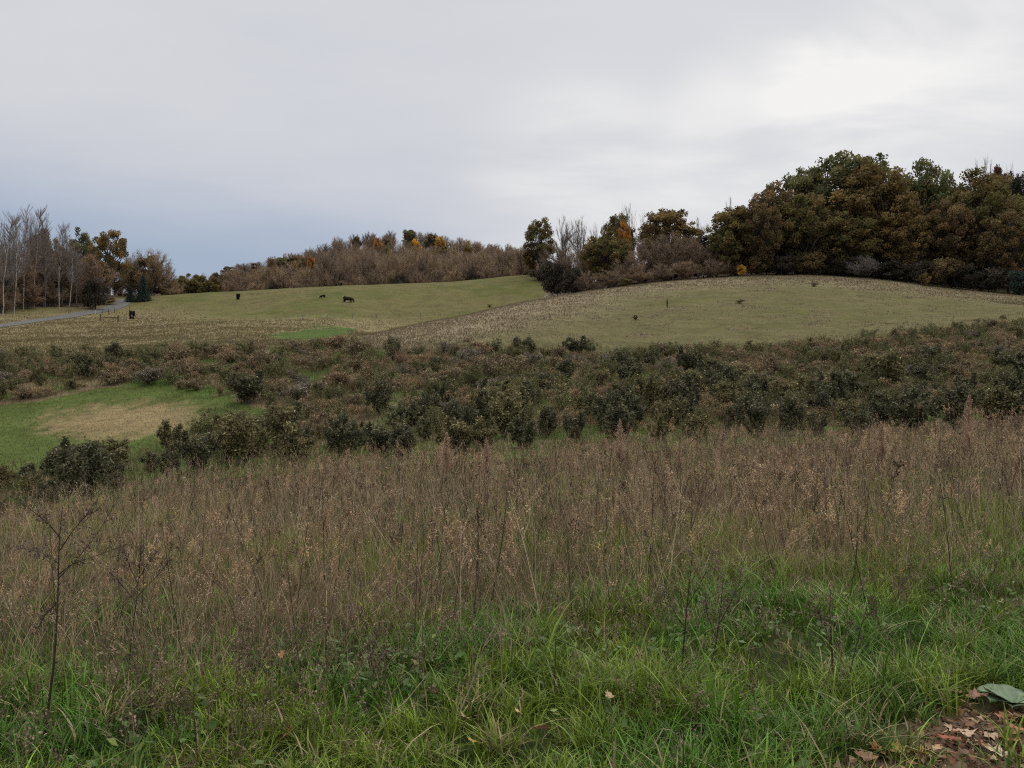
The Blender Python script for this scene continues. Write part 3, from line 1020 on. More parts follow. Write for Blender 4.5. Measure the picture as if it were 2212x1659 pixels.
# the wood on the left
GL = 'trees of the wood by the road on the left'
for j, (xb, top, Y) in enumerate([(8, 462, 120), (30, 446, 118), (52, 440, 122), (72, 438, 124), (96, 462, 121), (126, 472, 117), (148, 505, 119), (166, 540, 121), (-20, 455, 121), (110, 500, 126)]):
    tree(P_BIRCH, j, xb, rnd.uniform(36, 54), top, Y, 'twig_birch', tm='birch_bark' if j in (0, 1, 2, 3, 5, 6) else 'grey_bark', label=
         ['white-trunked birch at the left edge', 'tall white-trunked birch near the left edge', 'tall white-trunked birch left of the tallest birch', 'tallest birch of the clump, white trunk', 'grey birch left of the orange-brown tree',
          'slim white birch in front of the smaller orange tree', 'short white-trunked birch at the right of the clump', 'shortest grey birch, right end of the clump', 'birch just beyond the left edge', 'thin birch standing back in the clump'][j],
         group='birches by the road')
for a in [
    (P_SMALL, 0, 86, 66, 493, 140, 'leaf_gold', 'orange-brown tree behind the birches', 'bark'),
    (P_SMALL, 1, 128, 44, 505, 142, 'leaf_gold', 'smaller orange tree behind the right birches', 'bark'),
    (P_OPEN, 1, 175, 76, 489, 172, 'leaf_green', 'green-topped oak right of the birches', 'bark'),
    (P_OPEN, 0, 235, 92, 491, 176, 'leaf_gold', 'orange-brown oak with open see-through crown', 'bark'),
    (P_THICK, 0, 325, 92, 534, 184, 'twig_tan', 'round tan leafless tree behind the blue spruce', 'bark'),
    (P_FARLEAF, 0, 318, 74, 548, 186, 'leaf_rust', 'half-bare rusty tree in front of the round tan tree', 'bark'),
    (P_FARLEAF, 1, 280, 50, 562, 186, 'leaf_olive', 'dull olive tree right of the open-crowned oak', 'bark'),
    (P_FARLEAF, 2, 205, 60, 540, 162, 'leaf_rust', 'rusty half-bare tree below the open-crowned oak', 'bark'),
    (P_THICK, 1, 285, 60, 545, 190, 'twig_brown', 'brown leafless tree between open oak and tan tree', 'bark'),
    (P_THICK, 2, 15, 120, 520, 138, 'twig_brown', 'brown leafless tree behind the leftmost birches', 'bark'),
    (P_THICK, 3, 70, 110, 512, 136, 'twig_brown', 'brown leafless tree behind the middle birches', 'bark'),
    (P_THICK, 1, 120, 96, 525, 134, 'twig_mauve', 'mauve leafless tree behind the right birches', 'bark'),
    (P_THICK, 0, 168, 80, 545, 140, 'twig_mauve', 'mauve leafless tree under the green-topped oak', 'bark'),
    (P_THICK, 2, 208, 90, 545, 160, 'twig_brown', 'brown leafless tree under the open-crowned oak', 'bark'),
    (P_THICK, 3, 250, 70, 560, 182, 'twig_tan', 'tan leafless tree right of the open-crowned oak', 'bark'),
    (P_THICK, 1, -40, 110, 520, 132, 'twig_brown', 'brown leafless tree beyond the left edge', 'bark'),
    (P_THICK, 2, 358, 44, 570, 192, 'twig_tan', 'small tan leafless tree right of the round tan tree', 'bark'),
]:
    tree(*a[:8], group=GL, tm=a[8])
for a in [
    (P_SCRUB, 0, 10, 66, 610, 124, 'twig_brown', 'brown bush under the leftmost birches'),
    (P_SCRUB, 1, 62, 66, 612, 125, 'twig_brown', 'brown bush under the middle birches'),
    (P_SCRUB, 2, 112, 64, 615, 126, 'twig_mauve', 'mauve bush under the right birches'),
    (P_SCRUB, 0, 158, 60, 618, 131, 'twig_brown', 'brown bush at the right end of the birches'),
    (P_LEAFSCRUB, 1, 205, 66, 598, 150, 'leaf_dark', 'dark bush by the road under the open-crowned oak'),
    (P_LEAFSCRUB, 2, 4, 50, 590, 128, 'needle_blue', 'dark green bush at the left edge among the birches'),
    (P_SCRUB, 1, 190, 56, 636, 138, 'twig_tan', 'tan bush on the bank above the road'),
    (P_SCRUB, 2, 228, 52, 634, 160, 'twig_tan', 'tan bush where the road bends'),
    (P_SCRUB, 0, 352, 60, 622, 188, 'twig_tan', 'tan bush right of the blue spruce'),
    (P_SCRUB, 1, 262, 50, 612, 196, 'twig_brown', 'brown bush behind the road bend'),
    (P_SCRUB, 2, 296, 64, 602, 186, 'twig_brown', 'brown bush behind the left side of the blue spruce'),
    (P_SCRUB, 0, 326, 64, 606, 187, 'twig_tan', 'tan bush behind the right side of the blue spruce'),
    (P_SCRUB, 2, 372, 50, 606, 200, 'twig_tan', 'tan bush left of the olive trees'),
]:
    tree(*a, group=GB)
tree(P_SPRUCE, 0, 308, 42, 592, 168, 'needle_blue', 'dense dark blue-green spruce by the road bend')
tree(P_SPRUCE, 0, 281, 26, 613, 167, 'needle_blue', 'smaller dark spruce at the left side of the blue spruce', name='spruce_tree')

# trees beyond the left meadow: a foot row and the wooded hill
for j, (xb, top, wv, Y) in enumerate([(18, 462, 54, 130), (60, 450, 56, 132), (95, 468, 50, 128), (132, 480, 44, 131), (-15, 458, 50, 128)]):
    tree(P_BARE, j, xb, wv, top, Y, 'twig_pale', ['pale bare tree behind the second birch', 'pale bare tree behind the tallest birch', 'pale bare tree left of the orange-brown tree', 'pale bare tree above the smaller orange tree',
         'pale bare tree beyond the left edge'][j], GL, tm='grey_bark')
for j, xb in enumerate(np.arange(-10, 190, 26)):
    o = tree(P_SCRUB, j, xb, rnd.uniform(50, 70), rnd.uniform(585, 612), 130 + rnd.uniform(0, 8), ['twig_brown', 'twig_mauve', 'twig_brown'][j % 3], '', GB)
    pend(o, 'tall scrub bush', 'in the dark behind the white birches', xb)
for j, xb in enumerate(np.arange(1180, 2260, 34)):
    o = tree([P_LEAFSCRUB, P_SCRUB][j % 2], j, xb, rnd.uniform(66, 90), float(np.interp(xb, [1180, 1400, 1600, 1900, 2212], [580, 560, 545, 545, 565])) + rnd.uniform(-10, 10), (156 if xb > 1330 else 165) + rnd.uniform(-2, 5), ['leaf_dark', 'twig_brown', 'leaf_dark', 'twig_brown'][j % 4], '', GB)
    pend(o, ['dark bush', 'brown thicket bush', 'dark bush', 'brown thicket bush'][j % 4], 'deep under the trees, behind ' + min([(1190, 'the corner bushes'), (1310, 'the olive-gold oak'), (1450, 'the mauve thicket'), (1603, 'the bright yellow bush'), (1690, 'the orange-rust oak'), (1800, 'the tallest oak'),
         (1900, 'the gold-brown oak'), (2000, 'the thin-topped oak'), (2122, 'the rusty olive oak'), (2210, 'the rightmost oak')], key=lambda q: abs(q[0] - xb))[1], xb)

GF = 'trees at the foot of the far hill'
MARK = [(390, 'the hill tail'), (450, 'the olive trees'), (514, 'the end-on cow'), (570, 'the grassy brow'), (640, 'the small orange tree'),
        (697, 'the calf'), (752, 'the brown cow'), (820, 'the orange-yellow tree'), (882, 'the dark round oak'), (949, 'the golden tree'),
        (1010, 'the ochre tree'), (1065, 'the high meadow corner'), (1130, 'the middle stand')]
for a in [
    (P_LEAFSCRUB, 0, 384, 40, 600, 206, 'leaf_olive', 'low olive tree at the left tail of the far hill'),
    (P_SMALL, 1, 404, 46, 583, 208, 'leaf_olive', 'olive tree with a pale thin top left of its olive neighbours'),
    (P_SMALL, 2, 432, 48, 588, 210, 'leaf_olive', 'olive tree in the middle of the olive group'),
    (P_SMALL, 0, 458, 50, 600, 208, 'leaf_olive', 'low olive tree at the right of the olive group'),
    (P_FARLEAF, 1, 458, 26, 585, 236, 'leaf_orange', 'orange tree behind the olive group'),
    (P_SMALL, 2, 486, 44, 580, 228, 'leaf_olive', 'olive tree right of the small orange one'),
]:
    tree(*a, group=GF)
for j, xc in enumerate(np.arange(366, 505, 15.0)):
    kd = ['twig_tan', 'leaf_olive', 'twig_brown'][j % 3]
    o = tree([P_THICK, P_FARLEAF, P_THICK][j % 3], j, xc + rnd.uniform(-4, 4), rnd.uniform(34, 46), float(np.interp(xc, [366, 430, 505], [592, 588, 577])) + rnd.uniform(-4, 5), 222 + rnd.uniform(0, 14), kd, '', GF, tm='bark')
    pend(o, ['tan leafless tree', 'olive tree', 'brown leafless tree'][j % 3], 'at the low left tail of the far hill', xc)
k = 0
for xc in np.arange(488, 1150, 25.0):
    k += 1
    xc = xc + rnd.uniform(-8, 8)
    top = float(np.interp(xc, [480, 560, 640, 720, 800, 900, 1000, 1060, 1130], [600, 582, 572, 552, 546, 543, 545, 547, 548])) + rnd.uniform(-13, 12)
    nm = min(MARK, key=lambda q: abs(q[0] - xc))[1]
    kind = ['twig_brown', 'twig_tan', 'twig_mauve', 'twig_brown', 'twig_tan'][rnd.randrange(5)]
    wd = {'twig_brown': 'brown', 'twig_tan': 'tan', 'twig_mauve': 'mauve'}[kind]
    o = tree(P_THICK, k, xc, rnd.uniform(60, 92), top, rnd.uniform(211, 228), kind, '', GF, tm='bark')
    pend(o, wd + ' leafless tree', 'at the far hill foot, near ' + nm, xc)
for j, xc in enumerate(np.arange(500, 1150, 34)):
    nm = min(MARK, key=lambda q: abs(q[0] - xc))[1]
    o = tree(P_SCRUB, j, xc + rnd.uniform(-8, 8), rnd.uniform(50, 70), np.interp(xc, [500, 1100], [606, 572]) + rnd.uniform(-8, 6), 206 + rnd.uniform(0, 4), ['twig_brown', 'twig_mauve', 'twig_tan', 'leaf_dark'][j % 4], '', GB)
    pend(o, 'low scrub bush', 'on the far meadow brow, near ' + nm, xc)

GH = 'trees on the far wooded hill'
special = [
    (669, 545, 580, 24, 'leaf_orange', 'bright orange tree on the left flank of the far hill'),
    (816, 505, 560, 24, 'leaf_orange', 'orange-yellow tree high on the far hill'),
    (837, 522, 556, 22, 'leaf_olive', 'yellow-green tree right of the orange-yellow one'),
    (898, 507, 548, 28, 'leaf_yellow', 'pale yellow tree near the top of the far hill'),
    (949, 505, 555, 27, 'leaf_yellow', 'golden yellow tree near the right end of the ridge'),
    (1010, 519, 566, 27, 'leaf_gold', 'ochre tree on the right flank of the far hill'),
    (770, 505, 540, 26, 'leaf_rust', 'rust tree on the left shoulder of the ridge'),
    (882, 492, 530, 34, 'leaf_green', 'dark round oak on the crest of the far hill'),
    (585, 556, 590, 30, 'leaf_rust', 'brown oak on the left skyline of the far hill'),
    (610, 550, 585, 28, 'leaf_green', 'greenish oak on the left skyline of the far hill'),
    (655, 546, 580, 30, 'leaf_rust', 'rusty tree on the left skyline of the far hill'),
    (640, 560, 590, 30, 'leaf_gold', 'ochre tree below the left skyline of the far hill'),
    (930, 501, 540, 36, 'leaf_rust', 'red-brown oak left of the golden yellow tree'),
    (560, 572, 600, 30, 'leaf_green', 'green tree at the left end of the hill skyline'),
    (590, 580, 605, 34, 'leaf_rust', 'rust-red tree low on the left flank of the hill'),
    (530, 582, 606, 34, 'leaf_olive', 'olive tree low on the left flank of the hill'),
    (500, 586, 615, 34, 'leaf_olive', 'olive tree at the very left of the hill'),
    (540, 594, 618, 34, 'leaf_rust', 'brown tree low at the left of the hill'),
]
k = 0
SPEC = []
TIERS = [(0.10, 250), (0.24, 272), (0.38, 296), (0.52, 322), (0.64, 348), (0.76, 376), (0.88, 405), (1.0, 430)]


def hill_rows(xc):
    foot = float(np.interp(xc, [480, 560, 640, 720, 800, 900, 1000, 1060, 1130], [596, 582, 572, 556, 550, 547, 547, 549, 552]))
    ridge = float(np.interp(xc, [500, 553, 570, 623, 675, 738, 763, 808, 883, 943, 975, 1018, 1103, 1150], [590, 567, 560, 550, 534, 512, 507, 499, 496, 506, 511, 521, 526, 536]))
    return foot, ridge


for (xc, top, base, wv, mat, lb) in special:
    k += 1
    foot, ridge = hill_rows(xc)
    f = min(max((foot - (top + 9)) / max(foot - ridge, 4), .15), .96)
    Y = float(np.interp(f, [t[0] for t in TIERS], [t[1] for t in TIERS])) - 4
    SPEC.append((xc, wv, top, Y))
    tree(P_FARLEAF, k, xc, wv, top, Y, mat, lb, GH)
# the rest of the hill: bare trees in loose tiers
for ri, (f, Y) in enumerate(TIERS):
    for xc in np.arange(500, 1160, 28.5 if ri < 7 else 22):
        xc = xc + rnd.uniform(-11, 11)
        y = Y + rnd.uniform(-9, 9)
        k += 1
        foot, ridge = hill_rows(xc)
        top = foot * (1 - f) + (ridge - 3) * f + rnd.uniform(-4, 6)
        for (sx, sw, stp, sy) in SPEC:
            if y < sy + 6 and abs(xc - sx) < sw * .5 + 12:
                top = max(top, stp + sw * .85 + rnd.uniform(-4, 3))
        nm = min(MARK, key=lambda q: abs(q[0] - xc))[1]
        kind = rnd.choice(['twig_mauve', 'twig_tan', 'twig_brown', 'twig_mauve', 'twig_tan', 'twig_brown', 'twig_mauve', 'twig_brown', 'twig_tan', 'leaf_rust'])
        wd = {'twig_brown': 'brown leafless', 'twig_tan': 'tan leafless', 'twig_mauve': 'mauve leafless', 'leaf_rust': 'rusty'}[kind]
        tier = ['lowest tier', 'second tier', 'third tier', 'fourth tier', 'fifth tier', 'sixth tier', 'seventh tier', 'ridge line'][ri]
        pr = P_FARLEAF if kind.startswith('leaf') else (P_BARE if rnd.random() < .25 else P_THICK)
        o = tree(pr, k, xc, rnd.uniform(38, 56) * 300 / y * (1.0 if pr is not P_BARE else .8), top, y, kind, '', GH)
        if o.scale[2] * (13 if pr is not P_BARE else 14) < 6:
            o.scale[2] = rnd.uniform(.5, .65)
        pend(o, wd + ' tree', 'in the far hill %s, near %s' % (tier, nm), xc)

# ------------------------------------------------------------------ the shrub field
def leaf_clump(fo, rng, p, n, sig, L, Wd, droop, bright=.12):
    """a tuft of leaves about p"""
    q = p + rng.normal(size=(n, 3)) * np.array(sig)
    q[:, 2] = np.maximum(q[:, 2], .03)
    g = np.clip(rng.normal(.38, .22) + rng.normal(0, .22, n), 0, 1)
    g = np.where(rng.uniform(size=n) < bright, rng.uniform(1.1, 1.9, n), g)  # a share of leaves painted paler to serve as leaf highlights
    ax = rdir(rng, n) * np.array([1, 1, .7]) + np.array([0, 0, droop])
    cards(fo, rng, q, L * rng.uniform(.6, 1.4, n), Wd * rng.uniform(.7, 1.5, n), np.stack([np.clip(rng.uniform(0, 1) + rng.normal(0, .2, n), 0, 1), g, g], 1), ax)


def upright_bush(seed, n=3200, spikes=9):
    rng = np.random.default_rng(seed)
    st, fo = MB(), MB()
    nc = spikes * 8
    for s in range(spikes):
        a = rng.uniform(0, 6.28)
        r = .58 * math.sqrt(rng.uniform(.0, 1))
        top = np.array([math.cos(a) * r, math.sin(a) * r, rng.uniform(.70, 1.12) * (1.20 - .7 * r * r)])
        lp = limb(rng, np.array([0, 0, -.05]), top, .08, 5)
        path(st, lp, .012, .004, (.5, .5, .5), 4)
        for c in range(8):
            t = 1.0 if c == 0 else rng.uniform(.22, .95)
            i0 = min(int(t * 4), 3)
            p = lp[i0] + (lp[i0 + 1] - lp[i0]) * (t * 4 - i0)
            if c:
                a2 = rng.uniform(0, 6.28)
                e = p + np.array([math.cos(a2), math.sin(a2), .55]) * rng.uniform(.10, .24) * (1.25 - t * .6)
                path(st, [p, e], .005, .002, (.5, .5, .5), 3)
                p = e
            leaf_clump(fo, rng, p, n // nc, (.052, .052, .075), .048, .019, -.35)
    return st, fo


def slumped_bush(seed, n=2800, arms=12):
    rng = np.random.default_rng(seed)
    st, fo = MB(), MB()
    for s in range(arms):
        a = rng.uniform(0, 6.28)
        r = rng.uniform(.15, .85)
        h = rng.uniform(.40, 1.0)
        e = np.array([math.cos(a) * r, math.sin(a) * r, h * rng.uniform(.35, .95)])
        mid = np.array([e[0] * .4, e[1] * .4, h * 1.05])
        t = np.linspace(0, 1, 6)[:, None]
        lp = (1 - t) ** 2 * np.array([0, 0, -.05]) + 2 * t * (1 - t) * mid + t * t * e
        path(st, lp, .011, .004, (.5, .5, .5), 4)
        for c in range(6):
            t = 1.0 if c == 0 else rng.uniform(.25, .98)
            i0 = min(int(t * 5), 4)
            p = lp[i0] + (lp[i0 + 1] - lp[i0]) * (t * 5 - i0)
            if c:
                a2 = rng.uniform(0, 6.28)
                q = p + np.array([math.cos(a2), math.sin(a2), rng.uniform(-.5, .5)]) * rng.uniform(.08, .2)
                path(st, [p, q], .004, .002, (.5, .5, .5), 3)
                p = q
            leaf_clump(fo, rng, p, n // (arms * 6), (.065, .065, .065), .052, .013, -.75, .10)
    return st, fo


def feather_bush(seed, n=2600):
    rng = np.random.default_rng(seed)
    st, fo = MB(), MB()
    for s in range(26):
        a = rng.uniform(0, 6.28)
        r = rng.uniform(.05, .55)
        e = np.array([math.cos(a) * r, math.sin(a) * r, rng.uniform(.7, 1.0) * (1.05 - .55 * r)])
        lp = limb(rng, np.array([0, 0, -.05]), e, .05, 4)
        path(st, lp, .007, .002, (.5, .5, .5), 3)
        m = n // 26
        t = rng.uniform(.3, 1, m)
        p = e * t[:, None] + rng.normal(size=(m, 3)) * .025
        d = unit(unit(e) * .9 + rdir(rng, m) * .8) * (.13 * rng.uniform(.5, 1.3, m))[:, None]
        g = np.clip(.5 + rng.normal(0, .22, m), 0, 1)
        slivers(fo, rng, p, d, .013, np.stack([rng.uniform(0, 1, m), g, g], 1))
    return st, fo


BP = ('stem', 'foliage')
B_UP = [Proto('leafy_shrub', 'shrub', *upright_bush(300 + i, 4800, 7 + i % 4 * 2), 1.3, .75, 'stem_brown', BP) for i in range(5)]
B_SL = [Proto('withered_shrub', 'shrub', *slumped_bush(320 + i), 1.0, .8, 'stem_brown', BP) for i in range(5)]
B_FE = [Proto('feathery_shrub', 'shrub', *feather_bush(340 + i), 1.0, .6, 'stem_pale', BP) for i in range(3)]

FIELD = [(60, 'the white birches'), (165, 'the leftmost green oak'), (235, 'the fence brace'), (285, 'the nearest cow'), (330, 'the blue spruce'), (420, 'the olive trees'),
         (514, 'the end-on cow'), (600, 'the grassy brow'), (669, 'the bright orange tree'), (752, 'the brown cow'), (820, 'the orange-yellow tree'), (882, 'the dark round oak'),
         (949, 'the golden tree'), (1010, 'the ochre tree'), (1080, 'the high meadow corner'), (1168, 'the corner bushes'), (1250, 'the bare grey trees'),
         (1345, 'the small orange tree'), (1441, 'the lone sapling'), (1520, 'the mauve thicket'), (1603, 'the yellow bush'), (1682, 'the orange-rust oak'), (1760, 'the brown clump'),
         (1838, 'the tallest oak'), (1900, 'the gold-brown oak'), (2000, 'the thin-topped oak'), (2060, 'the front brown oak'), (2122, 'the rusty oak'), (2166, 'the dark red tree'), (2205, 'the grove edge')]
BROWS = ['front', 'second', 'third', 'fourth', 'fifth', 'sixth', 'seventh', 'rearmost']
BUSHES = []


def shrub_field():
    rng = random.Random(11)
    nr = 13
    cand = []
    for r in range(nr):
        f = (r + .5) / nr
        f = f ** 1.12
        n = 26
        for j in range(n):
            xv = -40 + (j + .5 + (0.5 if r % 2 else 0)) * (2300 / n) + rng.uniform(-26, 26)
            fe = float(front_edge(np.array(xv)))
            fa = 60 + float(sst(1600, 2200, np.array(xv))) * 5
            Y = fe + 0.6 + (fa - fe - .6) * (f if r else 0.01) + rng.uniform(-.9, .9) * (1 if r else .5)
            x = (xv - CXV) / FV * Y
            z = H(x, Y)
            a, b = proj(np.array(x), np.array(Y), np.array(z))
            if bool(inpoly(np.array([a + 0.0]), np.array([b - 2.0]), CLEARING)[0]):
                continue
            if 1 <= r and fbm(np.array(x / 5.5), np.array(Y / 5.5), 31) < 0.27:       # gaps where grass shows
                continue
            cand.append((r, xv, x, Y, z, f))
    rng.shuffle(cand)
    cand = cand[:298]
    cand.sort(key=lambda c: (c[3]))
    for (r, xv, x, Y, z, f) in cand:
        mixn = float(fbm(np.array(x / 9.0), np.array(Y / 9.0), 33))
        pg = 0.93 - 2.0 * f + (mixn - .5) * 1.5 + (0.15 if xv > 900 else 0)
        q = rng.random()
        if q < pg:
            P, mat, kd = B_UP, rng.choice(['bush_green', 'bush_green', 'bush_green', 'bush_olive']), 'upright'
        elif q < pg + .12:
            P, mat, kd = B_UP, 'bush_olive', 'upright'
        elif rng.random() < .13:
            P, mat, kd = B_FE, rng.choice(['bush_rust', 'bush_grey']), 'feathery'
        else:
            P, mat, kd = B_SL, rng.choice(['bush_brown', 'bush_brown', 'bush_grey', 'bush_rust', 'bush_olive', 'bush_brown']), 'slumped'
        if f > .35 and rng.random() < .07:
            P, mat, kd = B_UP, 'bush_green', 'upright'
        cw = {'bush_green': 'dark green', 'bush_olive': 'olive', 'bush_brown': 'brown', 'bush_rust': 'rusty brown', 'bush_grey': 'grey-brown'}[mat]
        row = BROWS[min(7, int(f * 8))] if r else 'front'
        mk = min(FIELD, key=lambda t: abs(t[0] - xv))[1]
        sz = rng.choice([rng.uniform(.55, .85), rng.uniform(.8, 1.15), rng.uniform(.9, 1.35)]) * float(np.interp(xv, [0, 220, 480], [.72, .86, 1.0]) if f < .25 else 1.0)
        kw = {'upright': 'bush', 'feathery': 'feathery bush', 'slumped': 'slumped bush'}[kd]
        w = sz * rng.uniform(.95, 1.2) * (1.3 if Y > 40 else 1.0)
        i = len(BUSHES)
        o = P[i % len(P)].place(x, Y, w, sz * rng.uniform(.9, 1.15) * (1.1 if Y > 45 else .98), rng.uniform(0, 6.28), mat, '', 'shrubs of the shrub field', z=z - .02)
        pend(o, cw + ' ' + kw, 'in %s shrub row below %s' % (row, mk), xv, 'tall' if sz > 1.1 else ('small' if sz < .82 else ''))
        BUSHES.append((x, Y))


shrub_field()

# ------------------------------------------------------------------ weeds, grasses: nobody could count them
def rot_scatter(mb, protos, pos, rng, scale, colors, tilt=.12):
    """copies of small prototypes merged into one mesh"""
    pi = rng.integers(0, len(protos), len(pos))
    for k, (V, F, C) in enumerate(protos):
        s = np.nonzero(pi == k)[0]
        if not len(s):
            continue
        n = len(s)
        a = rng.uniform(0, 2 * math.pi, n)
        ca, sa = np.cos(a)[:, None], np.sin(a)[:, None]
        sc = scale[s][:, None]
        x = (V[None, :, 0] * ca - V[None, :, 1] * sa) * sc
        y = (V[None, :, 0] * sa + V[None, :, 1] * ca) * sc
        z = V[None, :, 2] * sc
        tx, ty = rng.normal(0, tilt, (n, 1)), rng.normal(0, tilt, (n, 1))
        x, y = x + z * tx, y + z * ty
        v = np.stack([x + pos[s, 0:1], y + pos[s, 1:2], z + pos[s, 2:3]], -1)
        c = C[None] * colors[s][:, None, :]
        f = F[None] + (np.arange(n) * len(V))[:, None, None]
        mb.add(v.reshape(-1, 3), f.reshape(-1, 3), c.reshape(-1, 3))


def weed_goldenrod(seed):
    rng = np.random.default_rng(seed)
    mb = MB()
    h = rng.uniform(.85, 1.1)
    b = rng.normal(size=2) * .05
    z = np.linspace(-.03, h, 5)
    P = np.stack([b[0] * (z / h) ** 2, b[1] * (z / h) ** 2, z], 1)
    path(mb, P, .0042, .0020, (.72, .66, .6), 3)
    n = 16
    t = rng.uniform(.25, .8, n)
    p = np.stack([np.interp(t * h, z, P[:, i]) for i in range(3)], 1)
    a = rng.uniform(0, 6.28, n)
    d = np.stack([np.cos(a) * .035, np.sin(a) * .035, -rng.uniform(.0, .06, n)], 1)
    slivers(mb, rng, p, d, .010, np.stack([rng.uniform(.6, 1.1, n)] * 3, 1))
    m = 13
    t = rng.uniform(.72, 1.0, m)
    p = np.stack([np.interp(t * h, z, P[:, i]) for i in range(3)], 1)
    a = rng.uniform(0, 6.28, m)
    d = np.stack([np.cos(a), np.sin(a), .7 + rng.uniform(0, .6, m)], 1) * (.11 * (1.25 - t))[:, None] * rng.uniform(1, 2, (m, 1))
    slivers(mb, rng, p, d, .004, (.8, .75, .7))
    q = (p[:, None] + d[:, None] * rng.uniform(.2, 1.05, (m, 6, 1))).reshape(-1, 3)
    cards(mb, rng, q, .017, .0085, rng.uniform(.75, 1.35, (len(q), 1)) * np.array([[1.05, 1, .95]]))
    return mb.arrays()


def weed_aster(seed):
    rng = np.random.default_rng(seed)
    mb = MB()
    h = rng.uniform(.7, 1.0)
    z = np.linspace(-.03, h, 5)
    b = rng.normal(size=2) * .06
    P = np.stack([b[0] * (z / h) ** 2, b[1] * (z / h) ** 2, z], 1)
    path(mb, P, .0046, .0018, (.68, .62, .58), 3)
    for k in range(9):
        t = rng.uniform(.3, .92)
        s = np.array([np.interp(t * h, z, P[:, i]) for i in range(3)])
        a = rng.uniform(0, 6.28)
        e = s + np.array([math.cos(a) * .16, math.sin(a) * .16, .24]) * rng.uniform(.5, 1.15) * (1.3 - t)
        path(mb, limb(rng, s, e, .06, 3), .0018, .0008, (.75, .7, .68), 3)
        n = 7
        q = s + (e - s) * rng.uniform(.35, 1, (n, 1))
        d = unit(unit(e - s) + rdir(rng, n) * .9) * rng.uniform(.03, .08, (n, 1))
        slivers(mb, rng, q, d, .0026, (.8, .75, .7))
        cards(mb, rng, q + d, .014, .009, rng.uniform(.55, 1.5, (n, 1)) * np.ones((1, 3)))
    n = 12
    t = rng.uniform(.1, .6, n)
    p = np.stack([np.interp(t * h, z, P[:, i]) for i in range(3)], 1)
    slivers(mb, rng, p, rdir(rng, n) * np.array([.04, .04, .03]) - np.array([0, 0, .03]), .009, rng.uniform(.5, 1, (n, 1)) * np.ones((1, 3)))
    return mb.arrays()


def weed_straw(seed):
    rng = np.random.default_rng(seed)
    mb = MB()
    for s in range(3):
        h = rng.uniform(.5, .95)
        b = rng.normal(size=2) * .16
        z = np.linspace(-.02, h, 5)
        o = rng.normal(size=2) * .03
        P = np.stack([o[0] + b[0] * (z / h) ** 2, o[1] + b[1] * (z / h) ** 2, z], 1)
        path(mb, P, .002, .0009, (1.5, 1.45, 1.25), 3)
        n = 8
        t = rng.uniform(.75, 1, n)
        p = np.stack([np.interp(t * h, z, P[:, i]) for i in range(3)], 1)
        slivers(mb, rng, p, rdir(rng, n) * .035 + np.array([0, 0, .03]), .004, (1.4, 1.3, 1.1))
        n = 4
        t = rng.uniform(.1, .5, n)
        p = np.stack([np.interp(t * h, z, P[:, i]) for i in range(3)], 1)
        slivers(mb, rng, p, unit(rdir(rng, n) * np.array([1, 1, .2]) + np.array([0, 0, .4])) * .22, .006, (1.4, 1.35, 1.0))
    return mb.arrays()


def fan_points(rng, y0, y1, dens, margin=.6, spread=.69):
    """random ground points of the given density (per square metre) in the fan of view between two distances"""
    area = spread * (y1 * y1 - y0 * y0) + 2 * margin * (y1 - y0)
    n = int(area * dens)
    y = np.sqrt(rng.uniform(y0 * y0, y1 * y1, n))
    x = rng.uniform(-1, 1, n) * (spread * y + margin)
    return x, y


def weed_start(x):
    """distance from which the dead weeds take over from the near grass"""
    return np.interp(x, [-6, -3.5, -2.2, -0.8, 0.5, 2.5, 4.0, 6.0], [3.6, 3.6, 3.95, 5.2, 6.4, 7.1, 7.4, 7.7]) + (fbm(x / 1.1, x * 0 + 3.3, 41) - .5) * 1.8


THIN = [(340, 1140, .75, 1.5), (850, 1235, .6, .9), (1520, 1150, .75, 1.6), (2150, 1110, .8, 1.6), (1150, 1190, .5, 1.0), (620, 1180, .5, 1.0), (1820, 1130, .5, 1.4)]


def thin_spots(x, y):
    """green gaps in the weed field"""
    m = np.zeros(x.shape)
    for a, b, rx, ry in THIN:
        q = hit(a, b)
        m = np.maximum(m, sst(1.25, .55, np.sqrt(((x - q[0]) / rx) ** 2 + ((y - q[1]) / ry) ** 2) + (fbm(x / .5, y / .5, 48) - .5) * .7))
    return m


